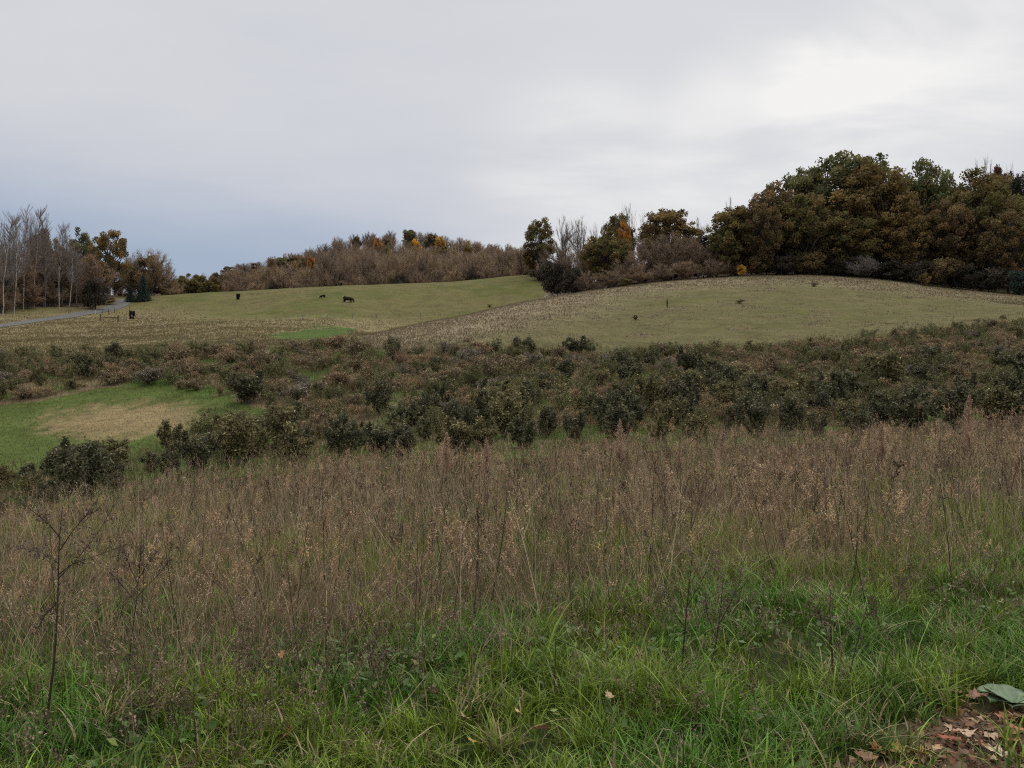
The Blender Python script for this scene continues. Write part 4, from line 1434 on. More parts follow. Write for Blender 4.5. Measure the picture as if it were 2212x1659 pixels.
def weeds():
    rng = np.random.default_rng(5)
    pr_a = [weed_goldenrod(i) for i in range(8)]
    pr_b = [weed_aster(20 + i) for i in range(8)]
    pr_c = [weed_straw(40 + i) for i in range(5)]
    mb = MB()
    base = np.array([[.43, .308, .200], [.34, .238, .155], [.50, .375, .245], [.13, .092, .066], [.45, .34, .195], [.37, .262, .175]])
    for y0, y1, dens, hs in ((3.6, 8.5, 30, .85), (8.5, 16, 26, .9), (16, 34, 17, .95)):
        x, y = fan_points(rng, y0, y1, dens)
        ws = weed_start(x)
        fe = front_edge(CXV + FV * x / y)
        patch = fbm(x / 2.0, y / 4.5, 43)
        keep = (rng.uniform(size=len(x)) < sst(-.6, 1.6, y - ws)) & (y < fe - .4 + rng.uniform(-1.2, .6, len(x)))
        keep &= (rng.uniform(size=len(x)) < .12 + 1.3 * sst(.34, .56, patch))
        keep &= rng.uniform(size=len(x)) > .88 * thin_spots(x, y)
        x, y, patch = x[keep], y[keep], patch[keep]
        xv = CXV + FV * x / y
        near = sst(0, 3.5, y - weed_start(x))
        s = hs * rng.uniform(.55, 1.12, len(x)) * (.62 + .38 * near) * np.interp(xv, [-100, 300, 900, 2300], [.50, .68, .82, .98])
        s *= .46 + .84 * fbm(x / 1.5, y / 3.0, 44)
        s = np.where(rng.uniform(size=len(x)) < .06, s * 1.25, s)
        c = base[rng.integers(0, len(base), len(x))] * rng.uniform(.6, 1.3, (len(x), 1))
        mauve = sst(.4, .65, fbm(x / 4.0, y / 4.0, 45))[:, None]
        c = c * (1 - mauve * np.array([[.10, .12, .05]]))
        P = np.stack([x, y, H(x, y)], 1)
        kind = rng.uniform(size=len(x)) + (fbm(x / 1.7, y / 1.7, 46) - .5) * .9
        for pr, m in ((pr_a, kind < .5), (pr_b, (kind >= .5) & (kind < .86)), (pr_c, kind >= .86)):
            rot_scatter(mb, pr, P[m], rng, s[m], c[m], tilt=.19)
    x, y = fan_points(rng, 2.8, 7.5, 30)
    lf = sst(-3.2, 1.0, x)
    k = (rng.uniform(size=len(x)) < (1.0 - .55 * lf) * sst(.33, .52, fbm(x / .9, y / .9, 47) + (1 - lf) * .12) * sst(2.6, 5.0, y + (1 - lf))) & (y < weed_start(x) + 1)
    x, y = x[k], y[k]
    rot_scatter(mb, pr_b, np.stack([x, y, H(x, y)], 1), rng, rng.uniform(.22, .62, len(x)), np.array([[.20, .15, .105]]) * rng.uniform(.5, 1.3, (len(x), 1)), .45)
    ps = []
    for i in range(6):
        t = MB()
        r2 = np.random.default_rng(500 + i)
        bb = r2.normal(size=2) * .07
        z = np.linspace(-.02, 1, 5)
        path(t, np.stack([bb[0] * z ** 2, bb[1] * z ** 2, z], 1), .0042, .0016, (1, 1, 1), 4)
        for k in range(i):
            f = r2.uniform(.45, .9)
            st = np.array([bb[0] * f * f, bb[1] * f * f, f])
            a = r2.uniform(0, 6.28)
            path(t, [st, st + np.array([math.cos(a) * .08, math.sin(a) * .08, .12]), st + np.array([math.cos(a) * .11, math.sin(a) * .11, .2])], .002, .001, (1, 1, 1), 3)
            cards(t, r2, st + np.array([math.cos(a) * .11, math.sin(a) * .11, .2]) + r2.normal(size=(6, 3)) * .012, .010, .006, (.9, .9, .9))
        ps.append(t.arrays())
    for dens, lo, hi, tl, cl in ((2.2, .7, 1.15, .15, (.085, .055, .042)), (3.4, .6, 1.1, .30, (.46, .36, .23)), (2.4, .5, .95, .65, (.38, .29, .18))):
        x, y = fan_points(rng, 4.3, 26, dens)
        k = (y > weed_start(x) - .5) & (y < front_edge(CXV + FV * x / y) - .5)
        x, y = x[k], y[k]
        xv = CXV + FV * x / y
        s = rng.uniform(lo, hi, len(x)) * np.interp(xv, [-100, 300, 900], [.7, .85, 1.0])
        rot_scatter(mb, ps, np.stack([x, y, H(x, y)], 1), rng, s, np.array([cl]) * rng.uniform(.7, 1.25, (len(x), 1)), tl)
    stuff(mb.build('dead_weeds', M['dry']), 'mass of dry brown weed stalks filling the near field', 'weeds')


def blades(mb, rng, x, y, L, wd, col, bend, seg=4, z=None, az=None):
    """grass blades that arch over"""
    n = len(x)
    z = H(x, y) - .01 if z is None else z
    a = rng.uniform(0, 2 * math.pi, n) if az is None else az
    ux, uy = np.cos(a), np.sin(a)
    px, py = -uy, ux
    ts = np.linspace(0, 1, seg)
    V = []
    for t in ts:
        o = bend * L * t ** 2
        hz = L * (t - .42 * bend * t ** 2)
        w = wd * (1 - t ** 1.6) * .5
        cx, cy, cz = x + ux * o, y + uy * o, z + hz
        if t < 1:
            V += [np.stack([cx - px * w, cy - py * w, cz], 1), np.stack([cx + px * w, cy + py * w, cz], 1)]
        else:
            V += [np.stack([cx, cy, cz], 1)]
    k = len(V)
    V = np.stack(V, 1)
    F = []
    for i in range(seg - 2):
        F += [(2 * i, 2 * i + 1, 2 * i + 3), (2 * i, 2 * i + 3, 2 * i + 2)]
    F += [(2 * (seg - 2), 2 * (seg - 2) + 1, 2 * (seg - 1))]
    f = np.array(F)[None] + (np.arange(n) * k)[:, None, None]
    mb.add(V.reshape(-1, 3), f.reshape(-1, 3), np.repeat(col, k, 0))


def grass_colors(rng, x, y, dry=.06):
    n = len(x)
    p = fbm(x / .8, y / .8, 51)[:, None]
    q = fbm(x / .35, y / .35, 52)[:, None]
    g1, g2, g3 = np.array([[.074, .160, .014]]), np.array([[.140, .196, .021]]), np.array([[.082, .165, .032]])
    f = sst(.4, .62, p)
    c = g1 * (1 - f) + g2 * f
    f2 = sst(.5, .68, q) * .7
    c = c * (1 - f2) + g3 * f2
    d = (rng.uniform(size=(n, 1)) < dry)
    c = np.where(d, np.array([[.30, .245, .13]]), c)
    return c * rng.uniform(.65, 1.25, (n, 1))


def dirt_mask(x, y):
    _, dp = gcol(x, y, H(x, y))
    return dp


def near_grass():
    rng = np.random.default_rng(9)
    mb = MB()
    # tussocks: blades springing outwards from a common foot
    for y0, y1, td, nb, L0, wd in ((2.6, 5.2, 92, 36, .19, .0115), (5.2, 7.5, 62, 30, .20, .011), (7.5, 11, 28, 26, .20, .011)):
        tx, ty = fan_points(rng, y0, y1, td, .5)
        keep = rng.uniform(size=len(tx)) < (.35 + 1.2 * sst(.32, .55, fbm(tx / .5, ty / .5, 53))) * (1 - .95 * dirt_mask(tx, ty))
        keep &= rng.uniform(size=len(tx)) < np.clip(1.05 - .50 * np.clip(ty - weed_start(tx), 0, 9), .07, 1)
        tx, ty = tx[keep], ty[keep]
        for (la, lb_) in ((1172, 1634), (618, 1640), (1316, 1550), (606, 1458), (412, 1420), (1005, 1598), (938, 1540), (1118, 1585), (1022, 1655)):
            q = hit(la, lb_)
            far_ = np.hypot(tx - q[0], (ty - q[1] + .06) * .8) > .13
            tx, ty = tx[far_], ty[far_]
        q = hit(2185, 1545)
        far_ = np.hypot(tx - q[0], ty - q[1]) > .30
        tx, ty = tx[far_], ty[far_]
        nt = len(tx)
        size = rng.uniform(.5, 1.35, nt) * (.7 + .6 * sst(.35, .65, fbm(tx / 1.1, ty / 1.1, 57)))
        hue = grass_colors(rng, tx, ty, .05)
        lean = rng.uniform(0, 6.28, nt)
        j = np.repeat(np.arange(nt), rng.poisson(nb, nt))
        n = len(j)
        a = rng.uniform(0, 6.28, n)
        rr = .105 * np.sqrt(rng.uniform(0, 1, n))
        x, y = tx[j] + np.cos(a) * rr, ty[j] + np.sin(a) * rr
        L = L0 * size[j] * rng.uniform(.45, 1.25, n)
        lg = rng.uniform(size=n) < .035
        L = np.where(lg, L * 1.7, L)
        aa = np.where(rng.uniform(size=n) < .35, lean[j] + rng.normal(0, .5, n), a + rng.normal(0, 1.4, n))
        c = hue[j] * rng.uniform(.6, 1.35, (n, 1))
        br = rng.uniform(size=(n, 1))
        c = np.where(br < .09, c * 1.6 + np.array([[.02, .03, .008]]), c)  # some blades lightened at random, standing in for highlights
        c = np.where(br > .955, np.array([[.33, .265, .15]]) * rng.uniform(.6, 1.2, (n, 1)), c)
        blades(mb, rng, x, y, L, wd * rng.uniform(.45, 1.2, n) * np.where(lg, 1.3, 1), c, np.clip(rng.normal(.68, .3, n), .08, 1.3), 5, az=aa)
    # short filling
    x, y = fan_points(rng, 2.6, 9, 900, .5)
    keep = rng.uniform(size=len(x)) < (1 - .95 * dirt_mask(x, y)) * np.clip(1.1 - .3 * np.clip(y - weed_start(x), 0, 9), .1, 1)
    x, y = x[keep], y[keep]
    n = len(x)
    blades(mb, rng, x, y, .11 * rng.uniform(.5, 1.4, n), .007 * rng.uniform(.5, 1.2, n), grass_colors(rng, x, y) * .85, np.clip(rng.normal(.6, .3, n), .1, 1.2), 4)
    # low broad-leaved weeds among it
    x, y = fan_points(rng, 2.7, 8.5, 150, .4)
    kp = (fbm(x / .7, y / .7, 54) > .5) & (rng.uniform(size=len(x)) < 1 - .8 * dirt_mask(x, y)) & (y < weed_start(x) + 1.5)
    x, y = x[kp], y[kp]
    n = len(x)
    c = np.stack([x, y, H(x, y) + rng.uniform(.02, .13, n)], 1)
    ax = rdir(rng, n) * np.array([1, 1, .35])
    cc = np.array([[.10, .16, .05]]) * rng.uniform(.6, 1.3, (n, 1)) + (rng.uniform(size=(n, 1)) < .12) * np.array([[.08, .05, 0]])
    cards(mb, rng, c, .030 * rng.uniform(.5, 1.5, n), .017 * rng.uniform(.6, 1.4, n), cc, ax)
    stuff(mb.build('grass', M['blades']), 'lush green grass blades along the foot of the picture', 'grass')


def litter():
    """bits of leaf, twig and crumbs of soil on the dirt patch"""
    rng = np.random.default_rng(21)
    x, y = fan_points(rng, 3.2, 5.2, 900, .6)
    k = rng.uniform(size=len(x)) < dirt_mask(x, y) * .8
    x, y = x[k], y[k]
    n = len(x)
    z = H(x, y)
    mb = MB()
    pal = np.array([[.20, .11, .06], [.30, .17, .09], [.13, .085, .055], [.38, .27, .17], [.17, .12, .08], [.26, .13, .07]])
    c = pal[rng.integers(0, 6, n)] * rng.uniform(.6, 1.2, (n, 1))
    ax = rdir(rng, n) * np.array([1, 1, .25])
    cards(mb, rng, np.stack([x, y, z + rng.uniform(.004, .03, n)], 1), rng.uniform(.008, .035, n), rng.uniform(.005, .02, n), c, ax, .5)
    m = n // 2
    p = np.stack([x[:m], y[:m], z[:m]], 1) + rng.normal(size=(m, 3)) * np.array([.05, .05, 0])
    r = rng.uniform(.004, .014, m)
    for q in range(3):
        a = rng.uniform(0, 3, m)
        d = np.stack([np.cos(a), np.sin(a), rng.uniform(-.3, .3, m)], 1) * r[:, None]
        tubes(mb, p - d, p + d, r * .8, r * .5, np.array([[.11, .08, .055]]) * rng.uniform(.6, 1.3, (m, 1)), 5)
    stuff(mb.build('leaf_litter', M['dead_leaf']), 'crumbled leaves, twigs and crumbs of soil on the dirt patch', 'litter')


litter()


def under_grass():
    """yellowing grass between the weeds"""
    rng = np.random.default_rng(10)
    mb = MB()
    for y0, y1, dens, wd in ((4.5, 12, 330, .006), (12, 20, 170, .009), (20, 34, 90, .013)):
        x, y = fan_points(rng, y0, y1, dens, .5)
        fe = front_edge(CXV + FV * x / y)
        keep = (rng.uniform(size=len(x)) < sst(-.8, 1.2, y - weed_start(x))) & (y < fe + 1)
        x, y = x[keep], y[keep]
        n = len(x)
        p = fbm(x / 1.6, y / 1.6, 55)[:, None]
        f = np.maximum(sst(.50, .66, p), thin_spots(x, y)[:, None])
        c = np.array([[.25, .185, .11]]) * (1 - f) + np.array([[.225, .245, .062]]) * f
        c = np.where(rng.uniform(size=(n, 1)) < .18, np.array([[.33, .265, .15]]), c) * rng.uniform(.6, 1.25, (n, 1))
        blades(mb, rng, x, y, .40 * rng.uniform(.4, 1.25, n), wd * rng.uniform(.5, 1.2, n), c, np.clip(rng.normal(.5, .25, n), .05, 1.1), 4)
    stuff(mb.build('dry_grass', M['blades']), 'yellowing grass growing between the dead weeds', 'grass')


def field_cover():
    """dead stalks and green weeds that cover the floor of the shrub field, and the clearing turf"""
    rng = np.random.default_rng(12)
    mb = MB()
    x, y = fan_points(rng, 16, 68, 20, .5)
    z = H(x, y)
    xv, rv, fe, far, clear, shrub = zones(x, y, z)
    g, _ = gcol(x, y, z)
    k = (y > fe - .5) & (y < far + 2) & ~clear
    k &= rng.uniform(size=len(x)) < .35 + .9 * sst(.35, .6, fbm(x / 2.3, y / 2.3, 61))
    P = np.stack([x, y, z], 1)[k]
    n = len(P)
    pr = [weed_aster(60 + i) for i in range(6)] + [weed_goldenrod(70 + i) for i in range(3)]
    c = np.array([[.22, .165, .10]]) * rng.uniform(.55, 1.35, (n, 1))
    gr = rng.uniform(size=(n, 1)) < .42
    c = np.where(gr, np.array([[.125, .155, .045]]) * rng.uniform(.7, 1.3, (n, 1)), c)
    rot_scatter(mb, pr, P, rng, rng.uniform(.35, .8, n), c, .25)
    # the many shrubs further back that nobody could count apart
    nb = 1350
    yy = 31 + 34 * rng.uniform(0, 1, nb) ** .8
    xx = rng.uniform(-.70, .70, nb) * yy
    zz = H(xx, yy)
    q = zones(xx, yy, zz)
    kk = (yy > q[2] + 4.0) & (yy < q[3] - .5) & ~inpoly(q[0], q[1] - 4, CLEARING) & ~q[4] & (fbm(xx / 5.5, yy / 5.5, 31) > .27)
    sb = MB()
    okb = np.array([np.min((xx[q_] - np.array([t_[0] for t_ in BUSHES])) ** 2 + (yy[q_] - np.array([t_[1] for t_ in BUSHES])) ** 2) > .55 for q_ in range(nb)])
    kk &= okb
    prs = []
    for i in range(3):
        for fn, cA in ((slumped_bush, (.235, .178, .108)), (upright_bush, (.125, .128, .062))):
            V, F, C = fn(400 + i, 1500)[1].arrays()
            prs.append((V, F, np.array(cA)[None] * (.55 + .9 * C[:, 1:2])))
    P2 = np.stack([xx, yy, zz - .03], 1)[kk]
    n2 = len(P2)
    rot_scatter(sb, prs[0::2] + prs[1::2], P2, rng, rng.uniform(.6, 1.15, n2), rng.uniform(.75, 1.3, (n2, 1)) * np.array([[1.05, 1, .95]]), .05)
    stuff(sb.build('shrubbery', M['dry']), 'low brown and green shrub growth filling in between the larger bushes', 'shrubbery')
    stuff(mb.build('undergrowth', M['dry']), 'tangle of dead brown stalks between the shrubs', 'undergrowth')
    mb = MB()
    x, y = fan_points(rng, 16, 64, 60, .5)
    z = H(x, y)
    xv, rv, fe, far, clear, shrub = zones(x, y, z)
    g, _ = gcol(x, y, z)
    k = (y > fe - 1.5) & (y < far + 1)
    x, y, z, g, cl = x[k], y[k], z[k], g[k], clear[k]
    n = len(x)
    L = np.where(cl, .10, .26) * rng.uniform(.5, 1.3, n)
    g = g * rng.uniform(.7, 1.35, (n, 1))
    blades(mb, rng, x, y, L, .02 * rng.uniform(.6, 1.3, n), g, np.clip(rng.normal(.6, .3, n), .1, 1.2), 3, z=z - .01)
    stuff(mb.build('turf', M['tuft']), 'bright green and straw-coloured turf of the clearing and the shrub field floor', 'grass')


def meadow_tufts():
    rng = np.random.default_rng(14)
    mb = MB()
    n = 230000
    y = 58 * (212 / 58) ** (rng.uniform(0, 1, n) ** .85)
    x = rng.uniform(-.70, .70, n) * y
    z = H(x, y)
    xv, rv, fe, far, clear, shrub = zones(x, y, z)
    rd = np.min(np.hypot(x[:, None] - ROAD[None, ::3, 0], y[:, None] - ROAD[None, ::3, 1]), 1)
    k = (y > far) & (rd > 1.7) & ~((y > 150) & (xv > 1180))
    x, y, z, xv, rv = x[k], y[k], z[k], xv[k], rv[k]
    g, _ = gcol(x, y, z)
    brown = sst(1.08, 1.28, g[:, 0] / g[:, 1])
    k = rng.uniform(size=len(x)) < .03 + .97 * brown
    x, y, z, xv, rv, g, brown = x[k], y[k], z[k], xv[k], rv[k], g[k], brown[k]
    n = len(x)
    L = (.08 + .11 * brown) * rng.uniform(.5, 1.5, n)
    L *= .7 + .6 * fbm(x / 6, y / 6, 71)
    for j in range(2):
        ox, oy = rng.normal(0, .12, n), rng.normal(0, .12, n)
        d = np.stack([rng.normal(0, .35, n), rng.normal(0, .35, n), np.ones(n)], 1) * L[:, None]
        slivers(mb, rng, np.stack([x + ox, y + oy, z - .02], 1), d, (.022 + y * .0004) * rng.uniform(.6, 1.5, n), g * (1.0 - .13 * brown[:, None]) * rng.uniform(.90, 1.10, (n, 1)))
    stuff(mb.build('meadow_grass', M['tuft']), 'short olive grass and brown weeds over the hillside meadows', 'grass')


near_grass()
under_grass()
weeds()
field_cover()
meadow_tufts()

# ------------------------------------------------------------------ plants and stalks that stand out
def wild_carrot(i, xv, rv, Y, lb):
    """a dead umbel: stem, one or two branches, each with a closed or flat seed head"""
    rng = np.random.default_rng(700 + i)
    top = at(xv, rv, Y)
    bx, by = top[0] + rng.normal() * .08, top[1] + rng.normal() * .08
    bz = H(bx, by)
    while top[2] - bz > 1.35 and Y < 26:
        Y += .5
        top = at(xv, rv, Y)
        bx, by = top[0], top[1]
        bz = H(bx, by)
    o = empty('seed_stalk', (bx, by, bz))
    t = top - np.array([bx, by, bz])
    st = MB()
    lp = limb(rng, np.array([0, 0, -.03]), t, .03, 6)
    path(st, lp, .0042, .0022, (.135, .095, .075), 5)
    heads = [(lp[-1], unit(lp[-1] - lp[-2]))]
    if rng.random() < .55:
        s = lp[3]
        e = s + np.array([rng.normal() * .10, rng.normal() * .10, .22 + rng.random() * .1])
        l2 = limb(rng, s, e, .08, 4)
        path(st, l2, .0026, .0016, (.135, .095, .075), 4)
        heads.append((l2[-1], unit(l2[-1] - l2[-2])))
    st.build('stem', M['dry'], o)
    for q, (p, d) in enumerate(heads):
        hd = MB()
        n = 24
        r = rng.uniform(.022, .04) * (1 if q == 0 else .75)
        closed = rng.random() < .5
        a = rng.uniform(0, 6.28, n)
        rr = r * np.sqrt(rng.uniform(.1, 1, n))
        hgt = (.03 + .012 * (rr / r)) if closed else (.024 + .006 * rng.random(n))
        e = p + np.stack([np.cos(a) * rr, np.sin(a) * rr, np.ones(n) * hgt], 1)
        c = np.array([.19, .135, .10]) * rng.uniform(.8, 1.2)
        tubes(hd, np.repeat(p[None], n, 0), e, .0009, .0008, c, 3)
        m = n * 4
        cc = np.repeat(e, 4, 0) + rng.normal(size=(m, 3)) * np.array([.0045, .0045, .0025])
        cards(hd, rng, cc, .0048, .003, c * rng.uniform(.7, 1.5, (m, 1)))
        hd.build('seed_head', M['dry'], o)
    tag(o, lb, 'dead plant', 'dead umbels standing in the weeds')


HEADS = [(2164, 955), (1700, 983), (1753, 1007), (1779, 975), (1805, 977), (1749, 965), (1864, 978), (1881, 973), (1840, 965), (2039, 957), (2059, 965), (2096, 985),
         (2026, 1000), (2074, 940), (1794, 1003), (1829, 993), (2209, 1019), (825, 1028), (798, 1055), (792, 1115), (683, 1079), (898, 1008), (863, 1018), (1078, 1005), (1100, 1025), (1053, 1020),
         (988, 1003), (695, 1060), (645, 1083), (652, 940), (1345, 997), (1417, 980), (1436, 968), (1322, 974), (1266, 977), (1278, 994), (1206, 1044), (1538, 1028), (1583, 990),
         (1608, 1010), (1468, 950), (1506, 969), (1186, 1014), (1118, 1018), (1385, 1040), (1620, 1052), (1256, 1082), (245, 1097)]
_hl = {}
_hi = []
for i, (a, b) in enumerate(HEADS):
    mk = min(FIELD, key=lambda t: abs(t[0] - a))[1]
    _hi.append((i, a, b, mk))
    _hl.setdefault(mk, []).append((a, i))
for i, a, b, mk in _hi:
    g = sorted(_hl[mk])
    k = [q[1] for q in g].index(i)
    pos = '' if len(g) == 1 else [', left one', ', right one'][k] if len(g) == 2 else [', left one', ', second from the left', ', second from the right', ', right one'][k if k < 2 else (3 if k == len(g) - 1 else 2)]
    wild_carrot(i, a, b, 9.0 + (i * 37 % 10) * .38, ('dead umbel with brown seed head below %s%s' % (mk, pos)))


def plume(i, xv, rv, Y, h, lb):
    rng = np.random.default_rng(800 + i)
    top = at(xv, rv, Y)
    z = H(top[0], Y)
    hh = max(top[2] - z, .8)
    o = empty('plume_weed', (top[0], Y, z))
    st, pl = MB(), MB()
    lp = limb(rng, np.array([0, 0, -.03]), np.array([rng.normal() * .05, 0, hh * .97]), .02, 6)
    path(st, lp, .006, .002, (.17, .11, .08), 5)
    n = 620
    t = rng.uniform(.30, 1, n) ** .9
    p = np.stack([np.interp(t, np.linspace(0, 1, 6), lp[:, k]) for k in range(3)], 1)
    a = rng.uniform(0, 6.28, n)
    wd = .52 * (1.06 - t) ** 1.1 * h
    d = np.stack([np.cos(a) * .8, np.sin(a) * .8, np.full(n, .8)], 1) * (wd * rng.uniform(.4, 1.1, n))[:, None]
    c = np.array([[.46, .325, .225]]) * rng.uniform(.7, 1.3, (n, 1))
    slivers(pl, rng, p, d, .009, c)
    m = 1000
    j = rng.integers(0, n, m)
    cards(pl, rng, p[j] + d[j] * rng.uniform(.3, 1, (m, 1)), .018, .008, c[j])
    st.build('stem', M['dry'], o)
    pl.build('plume', M['dry'], o)
    tag(o, lb, 'dead plant', 'rusty plume weeds rising above the stalks')


for i, (a, b, Y, h, lb) in enumerate([
    (1336, 903, 20, 1.1, 'rusty plume weed below the small orange tree, tallest of the plumes'),
    (2098, 848, 17, 1.1, 'rusty plume weed near the right edge, reaching into the shrubs'),
    (968, 932, 19, 1.3, 'rusty plume weed below the golden yellow hill tree'),
    (1052, 945, 19, .9, 'rusty plume weed below the high corner of the left meadow'),
    (1560, 925, 19, .9, 'rusty plume weed below the mauve thicket'),
    (1905, 908, 18, 1.0, 'rusty plume weed below the gold-brown oak'),
    (745, 968, 18, .9, 'rusty plume weed below the brown cow'),]):
    plume(i, a, b, Y, h, lb)


def stalk(name, lb, main, Y, r, mat, branches=(), clusters=0, ccol=(.12, .085, .07), root=True, group='stalks that stand out of the near grass'):
    """a stalk whose joints are seen at the picture positions in main; branches likewise"""
    rng = np.random.default_rng(abs(hash(lb)) % 1000 if False else sum(map(ord, lb)))
    pts = [at(a, b, Y + (i * .015)) for i, (a, b) in enumerate(main)]
    base = np.array([pts[0][0], pts[0][1], H(pts[0][0], pts[0][1])])
    o = empty(name, base)
    st = MB()
    L = [p - base for p in pts]
    if root:
        L = [np.array([L[0][0], L[0][1], -.03])] + (L if L[0][2] > .02 else L[1:])
    path(st, L, r, r * .22, (.5, .5, .5), 6)
    st.build('stem', M[mat], o)
    tips = []
    for bi, br in enumerate(branches):
        bm = MB()
        rows_ = [q[1] for q in main]
        fi = float(np.interp(-br[0][1], [-q for q in rows_], range(len(main)))) if rows_[0] > rows_[-1] else 0.0
        i0 = min(int(fi), len(pts) - 2)
        foot = pts[i0] + (pts[i0 + 1] - pts[i0]) * (fi - i0) - base
        bl = [at(a, b, Y + .015 * fi + .05 * (bi % 3 - 1) * k) - base for k, (a, b) in enumerate(br)]
        bl[0] = foot
        path(bm, bl, r * .42, r * .10, (.5, .5, .5), 5)
        bl = np.array(bl)
        n = 34
        t = rng.uniform(.25, 1, n) * (len(bl) - 1)
        ii = np.clip(t.astype(int), 0, len(bl) - 2)
        p = bl[ii] + (bl[ii + 1] - bl[ii]) * (t - ii)[:, None]
        d = unit(unit(bl[-1] - bl[0]) + rdir(rng, n) * .9) * rng.uniform(.02, .07, (n, 1))
        slivers(bm, rng, p, d, .003, (.5, .5, .5))
        bm.build('branch', M[mat], o)
        tips.append(p + d)
    if clusters:
        sm = MB()
        src = np.array(L[1:])
        n = clusters
        t = rng.uniform(.35, 1, n) * (len(src) - 1)
        ii = np.clip(t.astype(int), 0, max(len(src) - 2, 0))
        p = src[ii] + (src[np.minimum(ii + 1, len(src) - 1)] - src[ii]) * (t - ii)[:, None] + rng.normal(size=(n, 3)) * .014
        if tips:
            p = np.concatenate([p[:n // 3]] + [np.repeat(q, 3, 0) + rng.normal(size=(len(q) * 3, 3)) * .008 for q in tips])
        cards(sm, rng, p, .008, .0045, np.array(ccol) * rng.uniform(.6, 1.5, (len(p), 1)))
        sm.build('seeds_and_dead_leaves', M['dry'], o)  # seed clusters and withered leaves in one mesh
    tag(o, lb, 'dead plant', group)


stalk('branched_weed', 'tall dark branching dead weed at the left of the picture', [(86, 1650), (100, 1564), (116, 1440), (121, 1370), (125, 1290), (126, 1242), (128, 1162), (135, 1094)], 4.05, .0072, 'stem_dark',
      [[(126, 1242), (150, 1222), (175, 1212), (230, 1192), (277, 1175)], [(128, 1192), (155, 1150), (185, 1114), (212, 1101)], [(124, 1217), (105, 1200), (83, 1192), (15, 1178)],
       [(126, 1160), (112, 1140), (96, 1124), (60, 1096), (22, 1070)], [(122, 1250), (160, 1215), (205, 1160), (243, 1099)], [(117, 1300), (96, 1330), (75, 1370)]], 160)
stalk('branched_weed', 'dead weed with a bushy twig head right of the tall dark branching one', [(268, 1502), (277, 1452), (284, 1380), (293, 1310), (300, 1250)], 5.0, .0065, 'stem_dark',
      [[(300, 1250), (316, 1222), (334, 1200)], [(299, 1262), (280, 1225), (272, 1202)], [(298, 1290), (345, 1238), (370, 1205)], [(300, 1250), (303, 1215), (305, 1180)], [(297, 1300), (262, 1262), (240, 1240)]], 260)
stalk('seed_spike', 'dark dock-like seed spike, left of the pair in the green grass', [(1470, 1480), (1475, 1420), (1481, 1344), (1488, 1270), (1496, 1195)], 5.0, .0065, 'stem_dark',
      [[(1479, 1360), (1450, 1310), (1432, 1272)], [(1485, 1310), (1512, 1262), (1530, 1225)]], 340)
stalk('seed_spike', 'dark dock-like seed spike, right of the pair in the green grass', [(1524, 1490), (1534, 1440), (1546, 1394), (1556, 1320), (1562, 1255)], 5.05, .0065, 'stem_dark',
      [[(1552, 1350), (1580, 1300), (1596, 1262)], [(1544, 1380), (1528, 1330), (1524, 1290)]], 300)
stalk('seed_spike', 'dark dead stalk straight up in the right-hand grass', [(1800, 1490), (1797, 1400), (1792, 1330), (1795, 1262)], 4.9, .007, 'stem_dark', [[(1797, 1390), (1780, 1350), (1768, 1320)]], 160)
stalk('seed_spike', 'dark slanting dead stalk right of the upright one', [(1829, 1482), (1846, 1410), (1862, 1345), (1880, 1290)], 4.9, .006, 'stem_dark', [[(1862, 1345), (1880, 1325), (1893, 1303)]], 60)
stalk('bent_stalk', 'thin dark stalk snapped over sideways above the near grass', [(1196, 1500), (1199, 1440), (1201, 1380), (1262, 1408), (1335, 1438)], 4.7, .0055, 'stem_dark')
stalk('straw_stick', 'pale dry stick slanting up from the low centre-left grass', [(800, 1580), (835, 1552), (878, 1514), (905, 1480), (930, 1447)], 4.25, .006, 'stem_pale', [[(850, 1545), (885, 1528), (915, 1500)]])
stalk('straw_stick', 'pale forked stick standing in the centre grass', [(985, 1562), (1003, 1515), (1020, 1476), (1034, 1430), (1048, 1389), (1072, 1350)], 4.3, .0065, 'stem_pale', [[(1020, 1476), (1035, 1462), (1055, 1446)], [(1046, 1395), (1068, 1372), (1090, 1362)]])
stalk('straw_stick', 'long pale upright straw right of the forked stick', [(1088, 1528), (1084, 1450), (1080, 1369), (1086, 1300)], 4.5, .0042, 'stem_pale')
stalk('straw_stick', 'pale upright straw left of the forked stick', [(921, 1602), (924, 1550), (920, 1500), (914, 1462)], 4.2, .004, 'stem_pale')
stalk('straw_stick', 'pale rust straw with crossing shoot in the low left grass', [(291, 1655), (291, 1600), (286, 1550), (282, 1482)], 3.95, .004, 'stem_pale', [[(292, 1622), (318, 1570), (330, 1530), (362, 1482)], [(290, 1622), (240, 1590), (205, 1565), (185, 1557)]])
stalk('straw_stick', 'long pale straw leaning right across the left weeds', [(130, 1440), (165, 1370), (205, 1300), (240, 1240), (262, 1205)], 5.2, .0038, 'stem_pale')
stalk('straw_stick', 'short pale broken straw leaning right beside the bushy-headed weed', [(140, 1310), (175, 1275), (210, 1235), (232, 1203)], 5.6, .005, 'stem_pale')
stalk('straw_stick', 'pale crooked twig lying in the right-hand grass', [(1812, 1590), (1829, 1552), (1850, 1535), (1886, 1500)], 4.1, .0045, 'stem_pale', [[(1829, 1552), (1842, 1572), (1836, 1590)]])
stalk('straw_stick', 'pale twig arched over the low centre-right grass', [(1388, 1636), (1432, 1575), (1448, 1577), (1500, 1620)], 3.9, .0045, 'stem_pale')


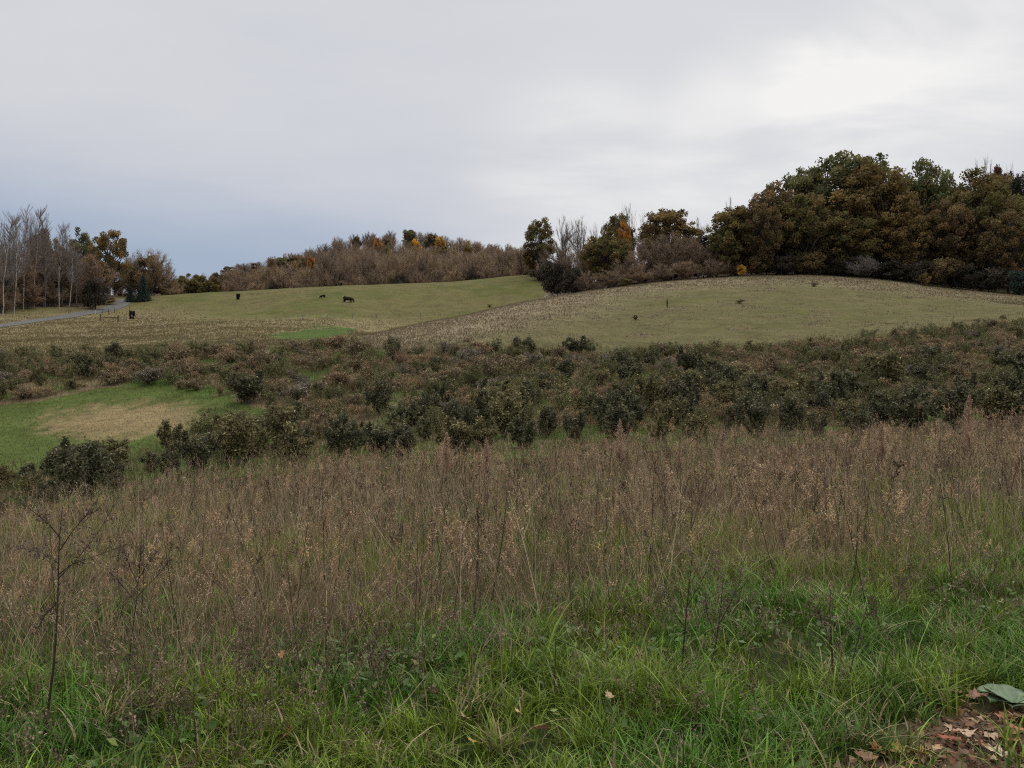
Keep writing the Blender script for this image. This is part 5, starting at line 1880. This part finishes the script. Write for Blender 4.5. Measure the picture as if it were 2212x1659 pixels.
# milkweed: white fluff out in the meadows
def milkweed(i, xv, rv, lb, n=6, s=1.0):
    rng = np.random.default_rng(900 + i)
    p = hit(xv, rv + 3)
    o = empty('milkweed', p)
    st, fl = MB(), MB()
    for k in range(n):
        b = rng.normal(size=2) * .45 * s
        h = rng.uniform(.45, .8)
        path(st, [[b[0], b[1], -.05], [b[0] * 1.05, b[1] * 1.05, h]], .008, .005, (.2, .15, .1), 4)
        m = 16
        c = np.array([b[0] * 1.05, b[1] * 1.05, h]) + rng.normal(size=(m, 3)) * np.array([.07, .07, .05])
        cards(fl, rng, c, .032, .018, np.stack([rng.uniform(0, 1, m), rng.uniform(.3, .8, m), np.zeros(m)], 1))
    st.build('stem', M['dry'], o)
    fl.build('milkweed_fluff', M['fluff'], o)  # white seed fluff on the stem tops
    tag(o, lb, 'milkweed', 'white milkweed fluff in the meadows')


for i, (a, b, n, s, lb) in enumerate([
    (322, 691, 9, 1.7, 'biggest white milkweed clump, right of the cow by the fence brace'),
    (335, 698, 7, 1.2, 'white milkweed clump just below the biggest one'),
    (350, 710, 5, .9, 'white milkweed clump below right of the two large clumps'),
    (283, 688, 3, .5, 'white milkweed at the feet of the cow by the fence brace'),
    (270, 694, 4, .8, 'white milkweed left below the cow by the fence brace'),
    (305, 705, 3, .8, 'white milkweed between the cow and the shrub field'),
    (340, 720, 3, .6, 'white milkweed nearest the shrub field on the left'),
    (186, 735, 3, .8, 'white milkweed at the left end of the shrub field edge'),
    (645, 646, 5, 1.2, 'white milkweed left of the calf'),
    (690, 645, 3, .6, 'white milkweed at the nose of the calf'),
    (662, 688, 3, .6, 'white milkweed left of the second wire fence post'),
    (700, 687, 4, .8, 'white milkweed at the second wire fence post'),
    (848, 636, 5, 1.2, 'white milkweed near the brow right of the brown cow'),
    (776, 642, 2, .5, 'white milkweed just right of the brown cow head'),
    (1080, 686, 3, .5, 'bright white milkweed on the brown flank of the right hill'),
    (1022, 720, 4, .7, 'white milkweed low on the brown flank of the right hill'),
    (1180, 646, 4, .7, 'white milkweed on the brow below the corner bushes'),
    (1196, 642, 3, .5, 'white milkweed right of the one on the brow'),
    (1308, 628, 3, .5, 'white milkweed on the brow below the olive-gold oak'),
    (1313, 667, 1, .2, 'single white speck of milkweed on the right hill'),
    (1527, 600, 3, .6, 'white milkweed on the brow below the mauve thicket'),
    (960, 620, 5, 1.6, 'white milkweed row on the far brow below the golden tree'),
    (1010, 616, 4, 1.2, 'white milkweed on the far brow below the ochre tree'),
    (600, 632, 4, 1.0, 'white milkweed on the far brow left of the calf')]):
    milkweed(i, a, b, lb, n, s)

# lone plants on the right-hand hill
def lone(P, i, xv, base, top, w, mat, lb):
    p = hit(xv, base)
    zt = zrow(top, p[1])
    pr = P[i]
    pr.place(p[0], p[1], w / 2 / FV * p[1] / pr.rx, max(zt - p[2], .3) / pr.h, i * 1.3, mat, lb, z=p[2], name='young_tree' if 'sapling' in lb else None)


lone(B_UP, 0, 1441, 668, 646, 6, 'bush_olive', 'lone dark sapling standing on the right-hand hill')
lone(B_UP, 1, 1372, 691, 681, 14, 'bush_olive', 'dark low tuft left below the lone sapling')
lone(B_SL, 2, 1598, 656, 646, 26, 'bush_grey', 'dull grey-brown clump right of the lone sapling')
lone(B_SL, 1, 1759, 619, 607, 20, 'bush_brown', 'small brown clump on the brow below the brown front oak')
lone(B_SL, 3, 1058, 664, 656, 12, 'bush_olive', 'small dark clump in the left meadow under its high corner')

# ------------------------------------------------------------------ cattle
def cow(name, lb, xv, rfeet, rtop, heading, mat, white_face=False, calf=False):
    """a grazing cow grown as one skin over its bones; the head is down, x is forward"""
    p = hit(xv, rfeet)
    s = (zrow(rtop, p[1]) - p[2]) / 1.32
    p[2] -= .20 * s                     # hooves and shanks stand in the grass
    o = empty(name, p, heading)
    J = [  # position, radius (x, y)
        ((-.74, 0, 1.08), .40), ((-.35, 0, 1.03), .45), ((.15, 0, .99), .48), ((.58, 0, 1.04), .41),
        ((.90, 0, .94), .27), ((1.12, 0, .66), .20), ((1.25, 0, .42), .18), ((1.38, 0, .20), .10),      # neck, head, muzzle
        ((-.98, 0, 1.12), .25), ((-1.13, 0, 1.02), .035), ((-1.16, 0, .62), .024), ((-1.15, 0, .42), .05),  # tail
        ((1.14, .20, .50), .05), ((1.14, -.20, .50), .05),                                                  # ears
    ]
    E = [(0, 1), (1, 2), (2, 3), (3, 4), (4, 5), (5, 6), (6, 7), (0, 8), (8, 9), (9, 10), (10, 11), (5, 12), (5, 13)]
    for sx, par, dx in ((-.72, 0, -.05), (.55, 3, .03)):
        for sy in (.2, -.2):
            st = dx + (.12 if sy > 0 else -.1)
            k = len(J)
            if sx < 0:
                J += [((sx + .02, sy, .80), .23), ((sx - .10 + st * .3, sy * 1.05, .46), .105), ((sx - .03 + st, sy, .12), .062), ((sx + .03 + st, sy, .02), .07)]
            else:
                J += [((sx + .02, sy, .74), .155), ((sx + st * .4, sy, .42), .10), ((sx + st * .8, sy, .12), .058), ((sx + .03 + st, sy, .02), .068)]
            E += [(par, k), (k, k + 1), (k + 1, k + 2), (k + 2, k + 3)]
    me = bpy.data.meshes.new('body')
    me.from_pydata([tuple(np.array(j[0]) * s) for j in J], E, [])
    b = bpy.data.objects.new('body', me)
    COL.objects.link(b)
    b.parent = o
    md = b.modifiers.new('skin', 'SKIN')
    md.use_smooth_shade = True
    for v, j in zip(me.skin_vertices[0].data, J):
        v.radius = (j[1] * s, j[1] * s * .95)
        v.use_root = False
    me.skin_vertices[0].data[1].use_root = True
    sub = b.modifiers.new('subdivision', 'SUBSURF')
    sub.levels = sub.render_levels = 2
    me.materials.append(M[mat])
    if white_face:
        fm = MB()
        path(fm, np.array([[1.335, 0, .42], [1.41, 0, .27], [1.445, 0, .15]]) * s, .055 * s, .04 * s, (.5, .5, .5), 8)
        fm.build('face_blaze', M['post_white'], o, True)
    tag(o, lb, 'cow', 'cattle grazing on the hill')


cow('cow', 'black cow grazing close to the wooden fence brace', 284.5, 689.5, 672.3, math.radians(118), 'hide_black')
cow('cow', 'black cow seen end-on near the far brow', 514, 647, 634.8, math.radians(112), 'hide_black')
cow('cow', 'large dark brown cow grazing with its head to the right', 752, 653, 639.5, math.radians(-8), 'hide_brown')
cow('calf', 'small black calf grazing left of the brown cow', 697, 643.5, 636.3, math.radians(172), 'hide_black')

# ------------------------------------------------------------------ fences and posts
def fence_brace():
    a, b = hit(216.5, 694), hit(255, 694)
    yy = (a[1] + b[1]) / 2
    pa, pb = at(216.5, 690, yy), at(255, 690, yy)
    za, zb = H(pa[0], yy), H(pb[0], yy)
    o = empty('fence_brace', ((pa[0] + pb[0]) / 2, yy, (za + zb) / 2))
    ox, oz = (pa[0] + pb[0]) / 2, (za + zb) / 2
    k = yy / FV
    for px, pz, tp, r in ((pa[0], za, 677.5, .09), (pb[0], zb, 681.5, .12)):
        m = MB()
        path(m, [[px - ox, 0, pz - oz - .4], [px - ox, 0, pz - oz + .3], [px - ox + .02, 0, zrow(tp, yy) - oz]], r, r * .9, (.5, .5, .5), 8)
        tubes(m, [[px - ox + .02, 0, zrow(tp, yy) - oz]], [[px - ox + .02, 0, zrow(tp, yy) - oz + .01]], r * .9, .001, (.5, .5, .5), 8)
        m.build('post', M['wood'], o)
    m = MB()
    z1, z2 = zrow(684.8, yy) - oz, zrow(686.6, yy) - oz
    path(m, [[pa[0] - ox + .07, -.02, z1], [0, -.03, (z1 + z2) / 2 + .02], [pb[0] - ox - .09, -.02, z2]], .07, .085, (.5, .5, .5), 8)
    m.build('rail', M['wood'], o)
    tag(o, 'weathered wooden fence brace of two posts and a rail', 'fence')


fence_brace()


def wire_fence(lb, spots, mat, r=.035, wires=2, vis=9.0, group=None):
    pts = []
    o = None
    for (xv, foot, top) in spots:
        p = hit(xv, foot)
        p = np.array([p[0], p[1], H(p[0], p[1])])
        if o is None:
            o = empty('wire_fence', p)
            org = p.copy()
        h = np.clip(zrow(top, p[1]) - p[2], .5, 1.35)
        q = p - org
        m = MB()
        path(m, [q + [0, 0, -.3], q + [0, 0, h * .5], q + [0, 0, h]], r, r, (.5, .5, .5), 6)
        tubes(m, [q + [0, 0, h]], [q + [0, 0, h + .01]], r, .002, (.5, .5, .5), 6)
        m.build('post', M[mat], o)
        pts.append((q, h))
    for w in range(wires):
        f = .95 - .4 * w
        m = MB()
        path(m, [q + np.array([0, 0, h * f]) for q, h in pts], .004, .004, (.5, .5, .5), 4)
        m.build('wire', M['post_metal'], o)
    tag(o, lb, 'fence', group)


wire_fence('wire fence on thin posts crossing the foot of the left meadow',
           [(553, 694, 684), (596, 693, 683), (654, 691, 680), (708, 691, 679), (761, 688, 677), (813, 688, 678), (862, 686, 677), (909, 688, 676), (951, 684, 676), (992, 681, 674)], 'post_metal', .04)
wire_fence('line of thin dark fence posts by the road above the fence brace', [(222, 680, 668), (234, 679, 667.5), (247, 677, 665.5), (280, 671, 660)], 'wood', .05, 1)


def marker(lb, xv, foot, top):
    p = hit(xv, foot)
    o = empty('marker_post', p)
    h = max(zrow(top, p[1]) - p[2], .5)
    m = MB()
    path(m, [[0, 0, -.3], [0, 0, h * .5], [0, 0, h]], .07, .065, (.5, .5, .5), 8)
    tubes(m, [[0, 0, h]], [[0, 0, h + .03]], .065, .01, (.5, .5, .5), 8)
    m.build('post', M['post_white'], o)
    tag(o, lb, 'post', 'white posts along the road')


marker('white post beyond the road', 203, 667, 659)
marker('white post on the near side of the road', 206, 679, 671)


# ------------------------------------------------------------------ fallen leaves and the litter on the dirt
def fallen_leaf(i, pos, size, col, lb, tilt=(0, 0), group='fallen autumn leaves'):
    rng = np.random.default_rng(1000 + i)
    # a five-lobed outline with notches
    ang = np.radians([-90, -60, -38, -20, 0, 14, 28, 48, 62, 76, 90])
    rad = np.array([.28, .50, .42, .74, .82, .52, .60, .95, .62, .72, 1.05]) * rng.uniform(.9, 1.1, 11)
    pa = np.stack([np.cos(ang) * rad, np.sin(ang) * rad], 1)
    full = np.concatenate([pa, (pa * [-1, 1])[1:-1][::-1]], 0)
    n = len(full)
    mid = full * .5
    V2 = np.concatenate([[[0, 0]], mid, full], 0)
    r = np.linalg.norm(V2, axis=1)
    cu = rng.uniform(.18, .5)
    th = np.arctan2(V2[:, 1], V2[:, 0])
    z = cu * (r ** 2) * (.5 + .5 * np.sin(th * 2 + rng.uniform(0, 6))) + np.where(np.arange(len(V2)) > n, rng.normal(0, .06, len(V2)), 0)
    V = np.stack([V2[:, 0], V2[:, 1], z], 1) * size * .5
    F = []
    for k in range(n):
        k2 = (k + 1) % n
        F += [(0, 1 + k, 1 + k2), (1 + k, 1 + n + k, 1 + n + k2), (1 + k, 1 + n + k2, 1 + k2)]
    m = MB()
    cc = np.array(col) * (1 + .25 * rng.normal(size=(len(V), 1)))
    m.add(V, F, np.clip(cc, .01, .8))
    tubes(m, [V[0] * 0 + np.array([0, -.14, .0]) * size], [np.array([rng.normal() * .1, -.62, .06]) * size], .0016, .001, np.array(col) * .8, 4)
    o = m.build('fallen_leaf', M['dead_leaf'])
    o.location = tuple(float(q) for q in pos)
    o.rotation_euler = (tilt[0], tilt[1], rng.uniform(0, 6.28))
    tag(o, lb, 'leaf', group)
    return o


LEAFS = [
    (1172, 1634, .13, (.22, .11, .065), 'large brown curled leaf at the foot of the picture, right of centre', (.5, .2)),
    (618, 1640, .11, (.30, .10, .06), 'red-brown maple leaf at the foot of the picture, left of centre', (.7, -.3)),
    (1316, 1550, .075, (.46, .32, .20), 'tan leaf lying on the low centre-right grass', (.6, .2)),
    (606, 1458, .085, (.42, .22, .11), 'orange leaf in the grass left of the pale sticks', (.8, .2)),
    (412, 1420, .10, (.27, .16, .09), 'tan-brown leaf under a bent stalk in the left grass', (.7, 0)),
    (1005, 1598, .085, (.40, .28, .15), 'curled straw-coloured leaf in the low centre grass', (.3, .5)),
    (938, 1540, .09, (.20, .14, .10), 'dull grey-brown leaf behind the pale upright straw', (.9, .2)),
    (1118, 1585, .05, (.45, .36, .14), 'small yellow leaf above the large brown curled leaf', (.4, .3)),
    (2082, 1560, .05, (.33, .13, .07), 'small rust leaf at the left end of the dirt patch', (.4, .2)),
    (1022, 1655, .07, (.42, .30, .08), 'yellowish leaf cut by the foot of the picture', (.3, .3)),
]
for i, (a, b, s, c, lb, t) in enumerate(LEAFS):
    p = hit(a, b)
    fallen_leaf(i, (p[0], p[1], p[2] + .11), s, c, lb, t)
LIT = [((2100, 1575), 'dark brown leaf in the middle of the dirt patch'), ((2175, 1560), 'rust leaf at the back of the dirt patch'), ((2195, 1590), 'orange-brown leaf at the right of the dirt patch'),
       ((2068, 1515), 'pale pink-brown leaf at the far tip of the dirt patch'), ((2110, 1522), 'rust-pink leaf below the felted leaves'), ((2060, 1590), 'tan leaf at the left of the dirt patch'),
       ((2140, 1600), 'tan leaf lying flat in the middle of the dirt patch'), ((2205, 1570), 'tan leaf by the right edge of the picture'), ((2120, 1625), 'brown leaf at the front of the dirt patch'),
       ((2050, 1612), 'red-brown leaf at the front left of the dirt patch'), ((2090, 1645), 'dark leaf at the foot of the picture under the dirt patch'), ((2160, 1640), 'pale curled leaf at the foot of the picture, far right'),
       ((1985, 1648), 'ochre leaf at the foot of the picture, left of the pair'), ((1945, 1645), 'yellow-brown leaf at the foot of the picture, first of the row'), ((1905, 1650), 'orange leaf at the foot of the picture, right of the arched twig'),
       ((2020, 1635), 'tan leaf at the foot of the picture, between dirt and grass'), ((2130, 1585), 'second dark brown leaf beside the one in the middle of the dirt'), ((2185, 1615), 'red-brown leaf at the right front of the dirt patch'),
       ((2085, 1605), 'pale tan leaf beside the tan one on the left of the dirt'), ((1870, 1653), 'brown leaf at the foot of the picture, leftmost of the litter')]
LC = [(.17, .09, .05), (.30, .13, .07), (.36, .17, .09), (.40, .25, .18), (.33, .17, .13), (.42, .29, .20), (.40, .28, .19), (.44, .31, .2), (.25, .14, .08), (.28, .09, .05), (.15, .09, .06), (.5, .4, .26), (.42, .27, .07), (.45, .32, .09),
      (.42, .2, .08), (.42, .28, .16), (.16, .09, .055), (.30, .11, .06), (.45, .32, .22), (.24, .14, .08)]
for i, (((a, b), lb), c) in enumerate(zip(LIT, LC)):
    p = hit(a, b)
    fallen_leaf(40 + i, (p[0], p[1], p[2] + .018 + .004 * (i % 5)), .115 + .045 * ((i * 7) % 5) / 5, c, lb, ((i % 3) * .12, (i % 4) * .1 - .15), 'leaf litter on the dirt patch')


def mullein():
    p = hit(2185, 1540)
    o = empty('mullein_plant', p)
    rng = np.random.default_rng(77)
    for k, (a, L, up) in enumerate(((2.9, .19, .5), (3.5, .18, .3), (2.3, .16, .6), (4.2, .15, .25), (1.6, .15, .6), (.6, .16, .4), (5.3, .14, .35))):
        m = MB()
        t = np.linspace(0, 1, 9)
        wd = .066 * np.sin(np.clip(t * .93 + .07, 0, 1) * math.pi) ** .75 + .004
        cx, cz = L * t * (1 - .1 * t), L * (1.5 * up * t - .95 * up * t ** 2.2) + .04
        V = []
        for i in range(9):
            for s in (-1, -.5, 0, .5, 1):
                V.append((cx[i], s * wd[i], cz[i] + abs(s) * .014 - (.004 if s == 0 else 0) + rng.normal() * .001))
        V = np.array(V)
        c, s_ = math.cos(a), math.sin(a)
        V[:, 0], V[:, 1] = V[:, 0] * c - V[:, 1] * s_, V[:, 0] * s_ + V[:, 1] * c
        F = []
        for i in range(8):
            for j in range(4):
                q = i * 5 + j
                F += [(q, q + 1, q + 6), (q, q + 6, q + 5)]
        m.add(V, F, np.stack([rng.uniform(0, 1, 45), np.tile([.5, .6, .9, .6, .5], 9), np.zeros(45)], 1))
        m.build('leaf', M['mullein'], o, True)
    tag(o, 'rosette of large felted grey-green leaves beside the dirt patch', 'plant')


mullein()
settle()
